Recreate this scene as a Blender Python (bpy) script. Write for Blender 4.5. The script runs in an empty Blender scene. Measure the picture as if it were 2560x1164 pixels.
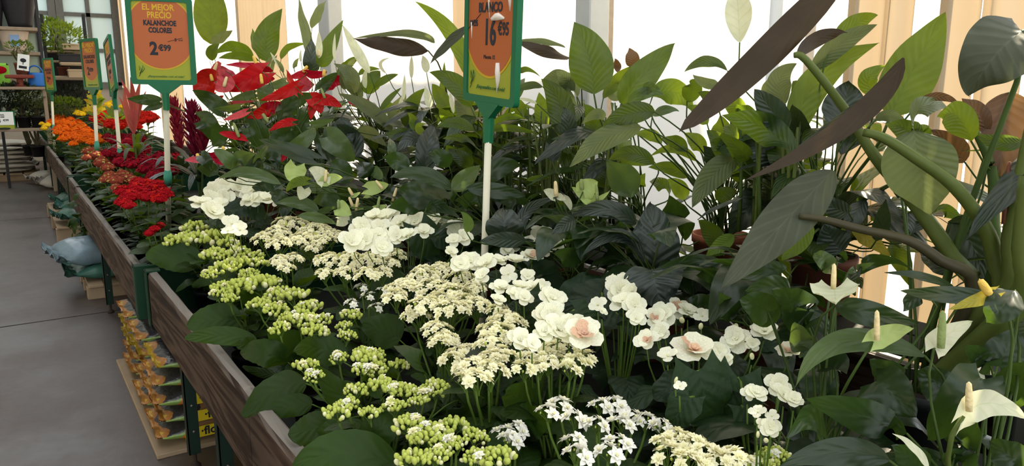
import bpy, math, random
from mathutils import Vector, Matrix
sc = bpy.context.scene
PI = math.pi
# ------------------------------------------------------------------ camera
F = 1850.0; CAMH = 1.5
PITCH = math.atan((582 - 225) / F); YAW = math.radians(34.1)
cam_d = bpy.data.cameras.new('camera'); cam = bpy.data.objects.new('camera', cam_d)
sc.collection.objects.link(cam); sc.camera = cam
cam.location = (0, 0, CAMH); cam.rotation_euler = (PI / 2 - PITCH, 0, -YAW)
cam_d.sensor_width = 36; cam_d.lens = 36 * F / 2560; cam_d.clip_start = .02; cam_d.clip_end = 200
_c, _s, _cy, _sy = math.cos(PITCH), math.sin(PITCH), math.cos(YAW), math.sin(YAW)
FW = Vector((_sy * _c, _cy * _c, -_s)); RT = Vector((_cy, -_sy, 0)); UP = Vector((_sy * _s, _cy * _s, _c))
CAM = Vector((0, 0, CAMH))
# ------------------------------------------------------------------ sky, sun, exposure
world = bpy.data.worlds.new('world'); sc.world = world; world.use_nodes = True
wn = world.node_tree.nodes; wl = world.node_tree.links
bg = wn['Background']; bg.inputs['Strength'].default_value = 1.9
bg.inputs['Color'].default_value = (0.93, 0.97, 1.0, 1)
sun_d = bpy.data.lights.new('sun', 'SUN'); sun = bpy.data.objects.new('sun', sun_d); sc.collection.objects.link(sun)
sun_d.energy = 10.0; sun_d.color = (1.0, 0.86, 0.62); sun_d.angle = math.radians(1.0)
sun.rotation_euler = Vector((-0.80, -0.30, -0.55)).to_track_quat('-Z', 'Y').to_euler()
sc.view_settings.view_transform = 'Standard'; sc.view_settings.look = 'None'
sc.view_settings.gamma = 1.0; sc.view_settings.use_curve_mapping = False
sc.view_settings.exposure = 0.5
# ------------------------------------------------------------------ projection helpers (a photo point at a chosen distance)
def ray(px, py): return FW + RT * ((px - 1280) / F) + UP * (-(py - 582) / F)
def P(px, py, d): return CAM + ray(px, py) * d
def dz_(px, py, z): return (z - CAMH) / ray(px, py).z
def dx_(px, py, x): return x / ray(px, py).x
def PZ(px, py, z): return P(px, py, dz_(px, py, z))
def PXB(px, py, x): return P(px, py, dx_(px, py, x))
def YPX(px, xb, z):
    a = (px - 1280) / F
    return (xb * _cy - a * (xb * _sy * _c - (z - CAMH) * _s)) / (_sy + a * _cy * _c)
# ------------------------------------------------------------------ object helpers
C = sc.collection
WLOC = {}
def link(name, data, loc=(0, 0, 0), parent=None, rot=None, scale=None, mat4=None):
    """one object; loc is a world position, parents are never rotated unless mat4 (local matrix) is given"""
    o = bpy.data.objects.new(name, data); C.objects.link(o)
    w = Vector(loc); WLOC[o.name] = w
    if parent is not None: o.parent = parent
    if mat4 is not None: o.matrix_local = mat4
    else:
        o.location = w - WLOC[parent.name] if parent is not None else w
        if rot is not None: o.rotation_euler = rot
        if scale is not None: o.scale = (scale,) * 3 if isinstance(scale, (int, float)) else scale
    return o
def thing(name, label, cat, loc=(0, 0, 0), group=None):
    return tag(link(name, None, loc), label, cat, group)
def tag(o, label=None, cat=None, group=None, kind=None):
    if label: o['label'] = label
    if cat: o['category'] = cat
    if group: o['group'] = group
    if kind: o['kind'] = kind
    return o
class MB:
    def __init__(s): s.v = []; s.f = []; s.uv = []; s.mi = []
    def add(s, v, f, uv=None, mi=0):
        n = len(s.v); s.v += [tuple(p) for p in v]; s.uv += (uv if uv else [(0, 0)] * len(v))
        for q in f: s.f.append(tuple(i + n for i in q)); s.mi.append(mi)
        return s
    def box(s, a, b, mi=0):
        (x0, y0, z0), (x1, y1, z1) = a, b
        return s.add([(x0, y0, z0), (x1, y0, z0), (x1, y1, z0), (x0, y1, z0), (x0, y0, z1), (x1, y0, z1), (x1, y1, z1), (x0, y1, z1)],
              [(0, 3, 2, 1), (4, 5, 6, 7), (0, 1, 5, 4), (1, 2, 6, 5), (2, 3, 7, 6), (3, 0, 4, 7)], None, mi)
    def bbox(s, a, b, r, mi=0):
        """box with chamfered edges"""
        (x0, y0, z0), (x1, y1, z1) = a, b; v = []; idx = {}
        for i, X in enumerate((x0, x1)):
            for j, Y in enumerate((y0, y1)):
                for k, Z in enumerate((z0, z1)):
                    sx, sy_, sz = (r, -r)[i], (r, -r)[j], (r, -r)[k]
                    for ax, p in enumerate(((X, Y + sy_, Z + sz), (X + sx, Y, Z + sz), (X + sx, Y + sy_, Z))):
                        idx[i, j, k, ax] = len(v); v.append(p)
        f = []
        for i in (0, 1): f.append([idx[i, a_, b_, 0] for a_, b_ in ((0, 0), (0, 1), (1, 1), (1, 0))][::1 if i == 0 else -1])
        for j in (0, 1): f.append([idx[a_, j, b_, 1] for a_, b_ in ((0, 0), (1, 0), (1, 1), (0, 1))][::1 if j == 0 else -1])
        for k in (0, 1): f.append([idx[a_, b_, k, 2] for a_, b_ in ((0, 0), (0, 1), (1, 1), (1, 0))][::1 if k == 0 else -1])
        for a_ in (0, 1):
            for b_ in (0, 1):
                f.append([idx[a_, b_, 0, 0], idx[a_, b_, 1, 0], idx[a_, b_, 1, 1], idx[a_, b_, 0, 1]])
                f.append([idx[a_, 0, b_, 0], idx[a_, 1, b_, 0], idx[a_, 1, b_, 2], idx[a_, 0, b_, 2]])
                f.append([idx[0, a_, b_, 1], idx[1, a_, b_, 1], idx[1, a_, b_, 2], idx[0, a_, b_, 2]])
                for c_ in (0, 1): f.append([idx[a_, b_, c_, q] for q in range(3)])
        return s.add(v, f, None, mi)
    def tube(s, pts, rad, n=6, mi=0, cap=True):
        pts = [Vector(p) for p in pts]; m = len(pts)
        rad = rad if isinstance(rad, (list, tuple)) else [rad] * m
        v = []; f = []; uv = []
        ref = Vector((0.3, 0.5, 0.81))
        for i, p in enumerate(pts):
            t = (pts[min(i + 1, m - 1)] - pts[max(i - 1, 0)])
            t = t.normalized() if t.length > 1e-9 else Vector((0, 0, 1))
            a = t.cross(ref); a = a.normalized() if a.length > 1e-6 else t.orthogonal().normalized()
            b = t.cross(a); ref = a.cross(t) if False else ref
            for k in range(n):
                q = 2 * PI * k / n
                v.append(p + (a * math.cos(q) + b * math.sin(q)) * rad[i]); uv.append((k / n, i / (m - 1)))
        for i in range(m - 1):
            for k in range(n):
                f.append((i * n + k, i * n + (k + 1) % n, (i + 1) * n + (k + 1) % n, (i + 1) * n + k))
        if cap: f.append(tuple(range(n))[::-1]); f.append(tuple((m - 1) * n + k for k in range(n)))
        return s.add(v, f, uv, mi)
    def lathe(s, prof, n=16, mi=0, o=(0, 0, 0)):
        v = []; f = []; m = len(prof)
        for r, z in prof:
            for k in range(n):
                q = 2 * PI * k / n; v.append((o[0] + r * math.cos(q), o[1] + r * math.sin(q), o[2] + z))
        for i in range(m - 1):
            for k in range(n): f.append((i * n + k, i * n + (k + 1) % n, (i + 1) * n + (k + 1) % n, (i + 1) * n + k))
        return s.add(v, f, None, mi)
    def ell(s, c, r, n=7, m=5, mi=0, ax=None, jit=0):
        """ellipsoid; r=(rx,ry,rz), ax optional rotation quaternion"""
        v = []; f = []; c = Vector(c)
        for i in range(m + 1):
            th = PI * i / m
            for k in range(n):
                q = 2 * PI * k / n
                p = Vector((r[0] * math.sin(th) * math.cos(q), r[1] * math.sin(th) * math.sin(q), r[2] * math.cos(th)))
                if ax is not None: p = ax @ p
                v.append(c + p)
        for i in range(m):
            for k in range(n): f.append((i * n + k, (i + 1) * n + k, (i + 1) * n + (k + 1) % n, i * n + (k + 1) % n))
        return s.add(v, f, None, mi)
    def mesh(s, name, mats, smooth=True):
        me = bpy.data.meshes.new(name); me.from_pydata(s.v, [], s.f)
        for m in (mats if isinstance(mats, (list, tuple)) else [mats]): me.materials.append(m)
        if len(me.materials) > 1: me.polygons.foreach_set('material_index', s.mi)
        uvl = me.uv_layers.new(name='UVMap')
        li = [0] * len(me.loops); me.loops.foreach_get('vertex_index', li)
        uvl.data.foreach_set('uv', [x for i in li for x in s.uv[i]])
        if smooth: me.polygons.foreach_set('use_smooth', [True] * len(me.polygons))
        me.update(); return me
def bez(a, b, c, d, n):
    a, b, c, d = map(Vector, (a, b, c, d)); out = []
    for i in range(n + 1):
        t = i / n; u = 1 - t
        out.append(a * u ** 3 + b * 3 * u * u * t + c * 3 * u * t * t + d * t ** 3)
    return out
# ------------------------------------------------------------------ materials
M = {}
def newmat(name):
    m = bpy.data.materials.new(name); m.use_nodes = True; M[name] = m
    return m, m.node_tree.nodes, m.node_tree.links, m.node_tree.nodes['Principled BSDF']
def flat(name, col, rough=.6, metal=0, noise=0, nscale=20, spec=.16, bump=0, transl=0, tcol=None):
    m, n, l, b = newmat(name)
    b.inputs['Base Color'].default_value = (*col, 1); b.inputs['Roughness'].default_value = rough
    b.inputs['Metallic'].default_value = metal; b.inputs['Specular IOR Level'].default_value = spec
    if noise or bump:
        tc = n.new('ShaderNodeTexCoord'); nz = n.new('ShaderNodeTexNoise'); nz.inputs['Scale'].default_value = nscale
        nz.inputs['Detail'].default_value = 4
        l.new(tc.outputs['Object'], nz.inputs['Vector'])
    if noise:
        mx = n.new('ShaderNodeMix'); mx.data_type = 'RGBA'
        mx.inputs['A'].default_value = (*[c * (1 - noise) for c in col], 1)
        mx.inputs['B'].default_value = (*[min(1, c * (1 + noise)) for c in col], 1)
        l.new(nz.outputs['Fac'], mx.inputs['Factor']); l.new(mx.outputs['Result'], b.inputs['Base Color'])
    if bump:
        bp = n.new('ShaderNodeBump'); bp.inputs['Strength'].default_value = bump; bp.inputs['Distance'].default_value = .01
        l.new(nz.outputs['Fac'], bp.inputs['Height']); l.new(bp.outputs['Normal'], b.inputs['Normal'])
    if transl:
        tr = n.new('ShaderNodeBsdfTranslucent'); tr.inputs['Color'].default_value = (*(tcol or col), 1)
        ms = n.new('ShaderNodeMixShader'); ms.inputs['Fac'].default_value = transl
        l.new(b.outputs[0], ms.inputs[1]); l.new(tr.outputs[0], ms.inputs[2])
        l.new(ms.outputs[0], n['Material Output'].inputs['Surface'])
    return m
def leafmat(name, top, vein, under=None, tcol=(.35, .5, .05), transl=.3, rough=.38, nlat=9, slope=.55, vstr=.5, latw=.25, bump=.4, spec=.22, var=.35, midw=.05, edge=None, frommid=None):
    """leaf: midrib and side veins laid along the leaf's own UV (u across, v along)"""
    m, n, l, b = newmat(name)
    uv = n.new('ShaderNodeUVMap'); uv.uv_map = 'UVMap'
    sp = n.new('ShaderNodeSeparateXYZ'); l.new(uv.outputs[0], sp.inputs[0])
    def math_(op, a, c=None, clamp=False):
        q = n.new('ShaderNodeMath'); q.operation = op; q.use_clamp = clamp
        for i, x in enumerate((a, c)):
            if x is None: continue
            if isinstance(x, (int, float)): q.inputs[i].default_value = x
            else: l.new(x, q.inputs[i])
        return q.outputs[0]
    au = math_('ABSOLUTE', math_('SUBTRACT', math_('MULTIPLY', sp.outputs[0], 2), 1))
    mid = math_('SUBTRACT', 1, math_('DIVIDE', au, midw), True)
    ph = math_('SUBTRACT', math_('MULTIPLY', sp.outputs[1], nlat), math_('MULTIPLY', math_('POWER', au, .8), slope * nlat * .35))
    sn = math_('SINE', math_('MULTIPLY', ph, 2 * PI))
    lat = math_('MULTIPLY', math_('ADD', sn, 1), .5)
    thin = math_('DIVIDE', math_('SUBTRACT', lat, 1 - latw), latw, True)
    fac = math_('ADD', math_('MULTIPLY', mid, .8), math_('MULTIPLY', thin, vstr), True)
    nz = n.new('ShaderNodeTexNoise'); nz.inputs['Scale'].default_value = 14; nz.inputs['Detail'].default_value = 3
    tc = n.new('ShaderNodeTexCoord'); l.new(tc.outputs['Object'], nz.inputs['Vector'])
    oi = n.new('ShaderNodeObjectInfo')
    hv = n.new('ShaderNodeHueSaturation')
    val = math_('ADD', math_('MULTIPLY', oi.outputs['Random'], var), 1 - var * .5)
    val = math_('MULTIPLY', val, math_('ADD', math_('MULTIPLY', nz.outputs['Fac'], .6), .7))
    l.new(val, hv.inputs['Value'])
    l.new(math_('ADD', .492, math_('MULTIPLY', oi.outputs['Random'], .016)), hv.inputs['Hue'])
    mx = n.new('ShaderNodeMix'); mx.data_type = 'RGBA'
    mx.inputs['A'].default_value = (*top, 1); mx.inputs['B'].default_value = (*vein, 1)
    l.new(fac, mx.inputs['Factor'])
    src = mx.outputs['Result']
    if edge:
        e = n.new('ShaderNodeMix'); e.data_type = 'RGBA'; e.inputs['B'].default_value = (*edge, 1)
        l.new(src, e.inputs['A']); l.new(math_('MULTIPLY', math_('SUBTRACT', au, .8), 4, True), e.inputs['Factor']); src = e.outputs['Result']
    if under:
        u = n.new('ShaderNodeMix'); u.data_type = 'RGBA'; u.inputs['B'].default_value = (*under, 1)
        g = n.new('ShaderNodeNewGeometry'); l.new(src, u.inputs['A']); l.new(g.outputs['Backfacing'], u.inputs['Factor']); src = u.outputs['Result']
    l.new(src, hv.inputs['Color']); l.new(hv.outputs[0], b.inputs['Base Color'])
    b.inputs['Roughness'].default_value = rough; b.inputs['Specular IOR Level'].default_value = spec
    bp = n.new('ShaderNodeBump'); bp.inputs['Strength'].default_value = bump; bp.inputs['Distance'].default_value = .006
    l.new(math_('ADD', math_('MULTIPLY', lat, .45), math_('MULTIPLY', nz.outputs['Fac'], .5)), bp.inputs['Height'])
    l.new(bp.outputs['Normal'], b.inputs['Normal'])
    tr = n.new('ShaderNodeBsdfTranslucent')
    h2 = n.new('ShaderNodeHueSaturation'); l.new(val, h2.inputs['Value'])
    t2 = n.new('ShaderNodeMix'); t2.data_type = 'RGBA'; t2.inputs['A'].default_value = (*tcol, 1)
    t2.inputs['B'].default_value = (*[c * .8 for c in tcol], 1); l.new(fac, t2.inputs['Factor'])
    l.new(t2.outputs['Result'], h2.inputs['Color']); l.new(h2.outputs[0], tr.inputs['Color'])
    ms = n.new('ShaderNodeMixShader'); ms.inputs['Fac'].default_value = transl
    l.new(b.outputs[0], ms.inputs[1]); l.new(tr.outputs[0], ms.inputs[2])
    l.new(ms.outputs[0], n['Material Output'].inputs['Surface'])
    return m
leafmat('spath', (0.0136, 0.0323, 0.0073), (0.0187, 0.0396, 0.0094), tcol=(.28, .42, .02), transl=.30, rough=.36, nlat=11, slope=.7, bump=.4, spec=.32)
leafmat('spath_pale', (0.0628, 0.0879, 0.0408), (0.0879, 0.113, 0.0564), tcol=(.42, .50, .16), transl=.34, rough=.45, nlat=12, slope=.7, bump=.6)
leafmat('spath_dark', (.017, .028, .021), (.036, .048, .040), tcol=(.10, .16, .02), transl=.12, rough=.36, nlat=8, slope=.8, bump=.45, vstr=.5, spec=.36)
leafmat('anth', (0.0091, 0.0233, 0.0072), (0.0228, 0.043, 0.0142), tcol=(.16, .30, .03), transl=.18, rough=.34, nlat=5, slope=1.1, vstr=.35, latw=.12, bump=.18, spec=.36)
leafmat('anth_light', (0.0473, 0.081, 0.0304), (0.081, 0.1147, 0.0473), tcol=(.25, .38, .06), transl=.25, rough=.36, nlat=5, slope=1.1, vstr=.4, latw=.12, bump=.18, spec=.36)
leafmat('kal', (.016, .038, .005), (.022, .046, .008), tcol=(.16, .28, .01), transl=.18, rough=.5, nlat=6, slope=.9, vstr=.2, bump=.3, spec=.18)
leafmat('beg', (0.0094, 0.0234, 0.0084), (0.0164, 0.0328, 0.0131), tcol=(.12, .25, .03), transl=.15, rough=.5, nlat=5, slope=1.2, vstr=.4, latw=.15, bump=.5, spec=.2)
leafmat('aloc', (0.026, 0.0369, 0.0269), (0.0564, 0.0694, 0.0477), under=(.030, .020, .012), tcol=(.16, .11, .03), transl=.12, rough=.5, nlat=8, slope=.8, vstr=.45, bump=.25, spec=.16)
leafmat('aloc_top', (0.0486, 0.0567, 0.0378), (0.0702, 0.0783, 0.054), tcol=(.14, .16, .04), transl=.10, rough=.6, nlat=8, slope=.8, vstr=.5, bump=.35, spec=.12)
leafmat('brown', (.075, .040, .022), (.12, .07, .04), tcol=(.35, .18, .05), transl=.2, rough=.5, nlat=9, bump=.5)
leafmat('yellow_leaf', (.32, .28, .03), (.30, .32, .08), tcol=(.5, .4, .04), transl=.3, rough=.45, nlat=9)
leafmat('lime', (0.0595, 0.1071, 0.0119), (0.0714, 0.1249, 0.0179), tcol=(.36, .48, .03), transl=.4, rough=.42, nlat=10, slope=.7, bump=.5)
leafmat('croton', (.55, .40, .02), (.25, .30, .02), tcol=(.6, .45, .02), transl=.25, rough=.35, nlat=6)
leafmat('red_spathe', (.36, .004, .010), (.22, .003, .008), tcol=(.45, .012, .012), transl=.15, rough=.25, nlat=5, slope=1.0, vstr=.5, bump=.3, spec=.14, var=.25)
leafmat('pink_spathe', (.44, .06, .085), (.34, .035, .055), tcol=(.55, .07, .07), transl=.18, rough=.28, nlat=5, vstr=.5, bump=.3, spec=.15)
leafmat('white_spathe', (.62, .64, .47), (.50, .57, .33), tcol=(.70, .70, .42), transl=.35, rough=.42, nlat=5, vstr=.4, bump=.2, var=.15)
leafmat('green_spathe', (.36, .47, .16), (.42, .52, .22), tcol=(.45, .58, .12), transl=.32, rough=.38, nlat=5, vstr=.4, bump=.2, var=.25)
leafmat('cream_petal', (.96, .93, .68), (.95, .92, .58), tcol=(.96, .92, .60), transl=.30, rough=.7, nlat=3, vstr=.2, bump=.1, var=.10)
leafmat('begonia_petal', (.93, .93, .76), (.90, .92, .66), tcol=(.93, .92, .68), transl=.32, rough=.6, nlat=5, vstr=.25, bump=.15, var=.08)
leafmat('begonia_peach', (.78, .52, .36), (.75, .45, .30), tcol=(.8, .55, .35), transl=.25, rough=.6, nlat=4, vstr=.3, bump=.2, var=.2)
leafmat('white_petal', (.94, .93, .86), (.92, .92, .76), tcol=(.93, .91, .78), transl=.28, rough=.6, nlat=3, vstr=.2, bump=.1, var=.08)
leafmat('guzmania', (.36, .065, .05), (.28, .09, .04), tcol=(.42, .12, .07), transl=.2, rough=.4, nlat=3, vstr=.3, spec=.12)
leafmat('plume', (.15, .006, .022), (.24, .028, .036), tcol=(.25, .012, .03), transl=.15, rough=.5, nlat=2, vstr=.4, spec=.1)
flat('bud', (.50, .57, .12), .5, noise=.25, nscale=60, transl=.15)
flat('bud_pale', (.80, .79, .46), .5, noise=.12, nscale=60, transl=.15)
flat('kal_stem', (.075, .13, .02), .5, noise=.2)
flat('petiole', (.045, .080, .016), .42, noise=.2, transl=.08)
flat('petiole_olive', (.085, .115, .026), .42, noise=.2, transl=.12)  # paler olive green for thick stalks and some petioles
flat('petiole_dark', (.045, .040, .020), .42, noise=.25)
flat('spadix_yellow', (.72, .48, .10), .55, noise=.12, nscale=90, bump=.4)
flat('spadix_cream', (.68, .56, .30), .6, noise=.12, nscale=90, bump=.4)
flat('spadix_green', (.22, .28, .10), .6, noise=.12, nscale=90, bump=.4)
flat('foot_rubber', (.025, .016, .012), .7)
flat('soil', (.018, .013, .010), .95, noise=.5, nscale=80, bump=1)
flat('pot_black', (.010, .010, .011), .45)
flat('pot_brown', (.13, .045, .028), .6, noise=.2)
flat('pot_terra', (.30, .09, .05), .7, noise=.2)
for nm, col in (('orange', (.72, .125, .006)), ('crimson', (.20, .004, .014)), ('scarlet', (.48, .012, .006)), ('red', (.34, .004, .010)), ('yellow', (.78, .52, .02)), ('rust', (.26, .050, .030))):
    flat('fl_' + nm, col, .85, noise=.25, nscale=70, transl=.10, spec=.08)
flat('fl_olive', (.34, .28, .06), .6, noise=.3, nscale=70)
# ================================================================== SETTING
XW = 2.42                                   # plane of the curtain wall
# ---- floor: worn grey-brown concrete with expansion joints
m, n, l, b = newmat('concrete')
tc = n.new('ShaderNodeTexCoord')
def noise(scale, detail=5, rough=.6):
    q = n.new('ShaderNodeTexNoise'); q.inputs['Scale'].default_value = scale; q.inputs['Detail'].default_value = detail
    q.inputs['Roughness'].default_value = rough; l.new(tc.outputs['Object'], q.inputs['Vector']); return q
def ramp(src, stops):
    r = n.new('ShaderNodeValToRGB'); e = r.color_ramp.elements
    while len(e) < len(stops): e.new(.5)
    for i, (p, c) in enumerate(stops): e[i].position = p; e[i].color = (*c, 1)
    l.new(src, r.inputs[0]); return r
n1 = noise(1.6); n2 = noise(22, 8)
r1 = ramp(n1.outputs['Fac'], [(.3, (.052, .039, .033)), (.55, (.074, .057, .049)), (.75, (.100, .080, .070))])
mx = n.new('ShaderNodeMix'); mx.data_type = 'RGBA'; mx.blend_type = 'MULTIPLY'; mx.inputs['Factor'].default_value = .6
r2 = ramp(n2.outputs['Fac'], [(.3, (.72, .72, .72)), (.7, (1.1, 1.1, 1.1))])
l.new(r1.outputs[0], mx.inputs['A']); l.new(r2.outputs[0], mx.inputs['B']); l.new(mx.outputs['Result'], b.inputs['Base Color'])
r3 = ramp(n1.outputs['Fac'], [(.35, (.34, .34, .34)), (.7, (.60, .60, .60))]); l.new(r3.outputs[0], b.inputs['Roughness'])
bp = n.new('ShaderNodeBump'); bp.inputs['Strength'].default_value = .08; bp.inputs['Distance'].default_value = .01
l.new(n2.outputs['Fac'], bp.inputs['Height']); l.new(bp.outputs['Normal'], b.inputs['Normal']); b.inputs['Specular IOR Level'].default_value = .35
fl = tag(link('floor', None), kind='structure')
slabs = [(-5, 1.2), (1.22, 5.62), (5.64, 10.4), (10.42, 15.4), (15.42, 21), (21.02, 30)]
for y0, y1 in slabs:
    for x0, x1 in ((-6, -1.3), (-1.285, 2.9), (2.915, 9)):
        link('slab', MB().box((x0, y0, -.12), (x1, y1, 0)).mesh('slab', M['concrete'], False), parent=fl)
link('subfloor', MB().box((-6, -5, -.2), (9, 30, -.11)).mesh('subfloor', M['soil'], False), parent=fl)
# ---- curtain wall: translucent sheets, beige curtain strips and grey posts, lit by the sun outside
flat('sheet_white', (.62, .64, .66), .8, transl=.45, tcol=(.86, .82, .74))
flat('sheet_grey', (.60, .62, .64), .7, transl=.35, tcol=(.55, .58, .60))
flat('curtain_beige', (.46, .39, .30), .85, noise=.1, nscale=6, transl=.40, tcol=(.34, .25, .15))
flat('post_grey', (.42, .43, .42), .55, noise=.08)
flat('frame_white', (.62, .62, .60), .5)
def yw(px): return YPX(px, XW, 1.6)
def curtain(px0, px1, mat, folds, amp, name, label, cat, group, xo=0.0, z0=.13, z1=4.34):
    ya, yb = (yw(px0), yw(px1)) if px0 is not None else px1
    ya, yb = min(ya, yb), max(ya, yb); nn = max(8, int(folds * 8)); v = []; f = []; uv = []
    rnd = random.Random(int(ya * 1000))
    for i in range(nn + 1):
        t = i / nn; y = ya + (yb - ya) * t
        ph = 2 * PI * folds * t + .6 * math.sin(5 * t + ya)
        for z in (z0, 1.2, 2.6, z1):
            k = 1 - .25 * z / z1
            v.append((XW + xo + amp * k * math.sin(ph), y + .3 * amp * math.cos(ph * .9 + z), z)); uv.append((t, z / z1))
    for i in range(nn):
        for k in range(3): f.append((i * 4 + k, i * 4 + k + 1, (i + 1) * 4 + k + 1, (i + 1) * 4 + k))
    root = thing(name, label, cat, (XW + xo, (ya + yb) / 2, 0), group)
    link('fabric', MB().add(v, f, uv).mesh('fabric', mat), parent=root, loc=(0, 0, 0))
    link('hem', MB().bbox((XW + xo - .012 - amp, ya, z1 - .05), (XW + xo + .012 + amp, yb, z1 + .02), .004).mesh('hem', mat, False), parent=root, loc=(0, 0, 0))
    return root
WL = iter(['narrow white sheet at the far left end of the window wall', 'white sheet showing left of the KALANCHOE sign', 'white sheet behind the banana-like leaf right of the KALANCHOE sign', 'white sheet behind the slender white lily buds', 'pale shaded white sheet left of the BLANCO sign', 'white sheet between the BLANCO sign and the grey post', 'widest white sheet, right of the grey post', 'white sheet right of the big arrow-shaped leaf tip', 'slim white sheet between the beige strips at the upper right'])
BE = iter(['leftmost beige curtain strip beside the far windows', 'beige curtain strip just left of the KALANCHOE sign', 'beige curtain strip hidden behind the KALANCHOE sign', 'beige curtain strip behind the upright leaf over the red anthuriums', 'beige curtain strip right of that upright leaf', 'beige curtain strip half hidden by the BLANCO sign', 'beige curtain strip behind the pair of bright leaves at the upper right', 'beige curtain strip just left of the largest bright leaf', 'beige curtain strip behind the largest bright leaf tip', 'rightmost beige curtain strip behind the grey heart-shaped leaf'])
segs = [(222, 250, 'w'), (244, 262, 'b'), (303, 333, 'b'), (330, 420, 'w'), (415, 470, 'b'), (468, 625, 'w'), (622, 684, 'b'), (690, 742, 'b'), (738, 852, 'w'),
        (868, 1165, 'w'), (1160, 1302, 'b2'), (1298, 1502, 'w'), (1535, 1962, 'w'), (2034, 2152, 'w'), (2146, 2232, 'b'), (2236, 2304, 'b'), (2298, 2376, 'w'), (2370, 2470, 'b'), (2474, 2590, 'b')]
for a, c_, k in segs:
    if k == 'w': curtain(a, c_, M['sheet_white'], max(1, abs(yw(a) - yw(c_)) / .35), .012, 'sheer_sheet', next(WL), 'sheet', 'sheer white sheets of the window wall')
    else: curtain(a, c_, M['curtain_beige'], max(1.5, abs(yw(a) - yw(c_)) / .12), .025, 'curtain_strip', next(BE), 'curtain', 'beige curtain strips of the window wall', xo=-.09)
curtain(None, (-1.6, .42), M['sheet_white'], 6, .012, 'sheer_sheet', 'white sheet hanging just past the right picture edge', 'sheet', 'sheer white sheets of the window wall')
curtain(262, 302, M['sheet_grey'], 3, .02, 'grey_sheet', 'grey hanging sheet between two beige strips near the far shelves', 'sheet', None, xo=-.09)
curtain(1958, 2042, M['sheet_grey'], 2, .02, 'grey_sheet', 'grey hanging sheet behind the big arrow-shaped leaf', 'sheet', None, xo=-.09)
tag(link('trim_1', MB().bbox((XW - .06, -1.7, 0), (XW + .1, 27, .12), .01).mesh('sill', M['frame_white'], False)), kind='structure')
tag(link('trim_2', MB().bbox((XW - .08, -1.7, 4.38), (XW + .12, 27, 4.8), .01).mesh('header', M['frame_white'], False)), kind='structure')
for px in (860, 1518):
    y = yw(px); w = .055 if px > 1000 else .12
    tag(link('trim_3' if px < 1000 else 'trim_4', MB().bbox((XW - .16, y - w, 0), (XW - .04, y + w, 4.35), .006).mesh('post', M['post_grey'], False)), kind='structure')
cl = tag(link('ceiling', None, (0, 0, 4.8)), kind='structure')
link('roof_panel', MB().box((-6, -4, 4.85), (-1.3, 19.2, 4.95)).mesh('roof_panel', M['frame_white'], False), parent=cl, loc=(0, 0, 0))
link('roof_panel', MB().box((1.15, -4, 4.85), (XW + .3, 19.2, 4.95)).mesh('roof_panel', M['frame_white'], False), parent=cl, loc=(0, 0, 0))
for y in range(-4, 20, 3): link('rafter', MB().bbox((-6, y, 4.7), (XW + .1, y + .1, 4.86), .01).mesh('rafter', M['post_grey'], False), parent=cl, loc=(0, 0, 0))
tag(link('wall_left', MB().box((-6.15, -4, 0), (-6, 19.2, 4.9)).mesh('wall_left', M['frame_white'], False)), kind='structure')
# unseen shed-shaped blocker, added outside to shade part of the sheets
flat('blocker_wall', (.35, .28, .20), .8, noise=.2); flat('blocker_roof', (.20, .10, .07), .8)
sd = thing('shade_blocker', 'unseen shed-shaped blocker added outside to shade the white sheets', 'blocker', (5.6, 5.1, 0))
for y in (3.55, 6.6): link('wall_panel', MB().box((4.95, y, 0), (6.4, y + .06, 3.2)).mesh('wall_panel', M['blocker_wall'], False), parent=sd, loc=(0, 0, 0))
for x in (4.95, 6.34): link('wall_panel', MB().box((x, 3.61, 0), (x + .06, 6.6, 3.2)).mesh('wall_panel', M['blocker_wall'], False), parent=sd, loc=(0, 0, 0))
link('roof', MB().add([(4.8, 3.4, 3.2), (6.5, 3.4, 3.2), (5.65, 3.4, 3.75), (4.8, 6.8, 3.2), (6.5, 6.8, 3.2), (5.65, 6.8, 3.75)], [(0, 2, 1), (3, 4, 5), (0, 3, 5, 2), (1, 2, 5, 4), (0, 1, 4, 3)]).mesh('roof', M['blocker_roof'], False), parent=sd, loc=(0, 0, 0))
link('door', MB().bbox((4.91, 4.6, 0), (4.95, 5.5, 2.1), .005).mesh('door', M['blocker_roof'], False), parent=sd, loc=(0, 0, 0))
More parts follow.
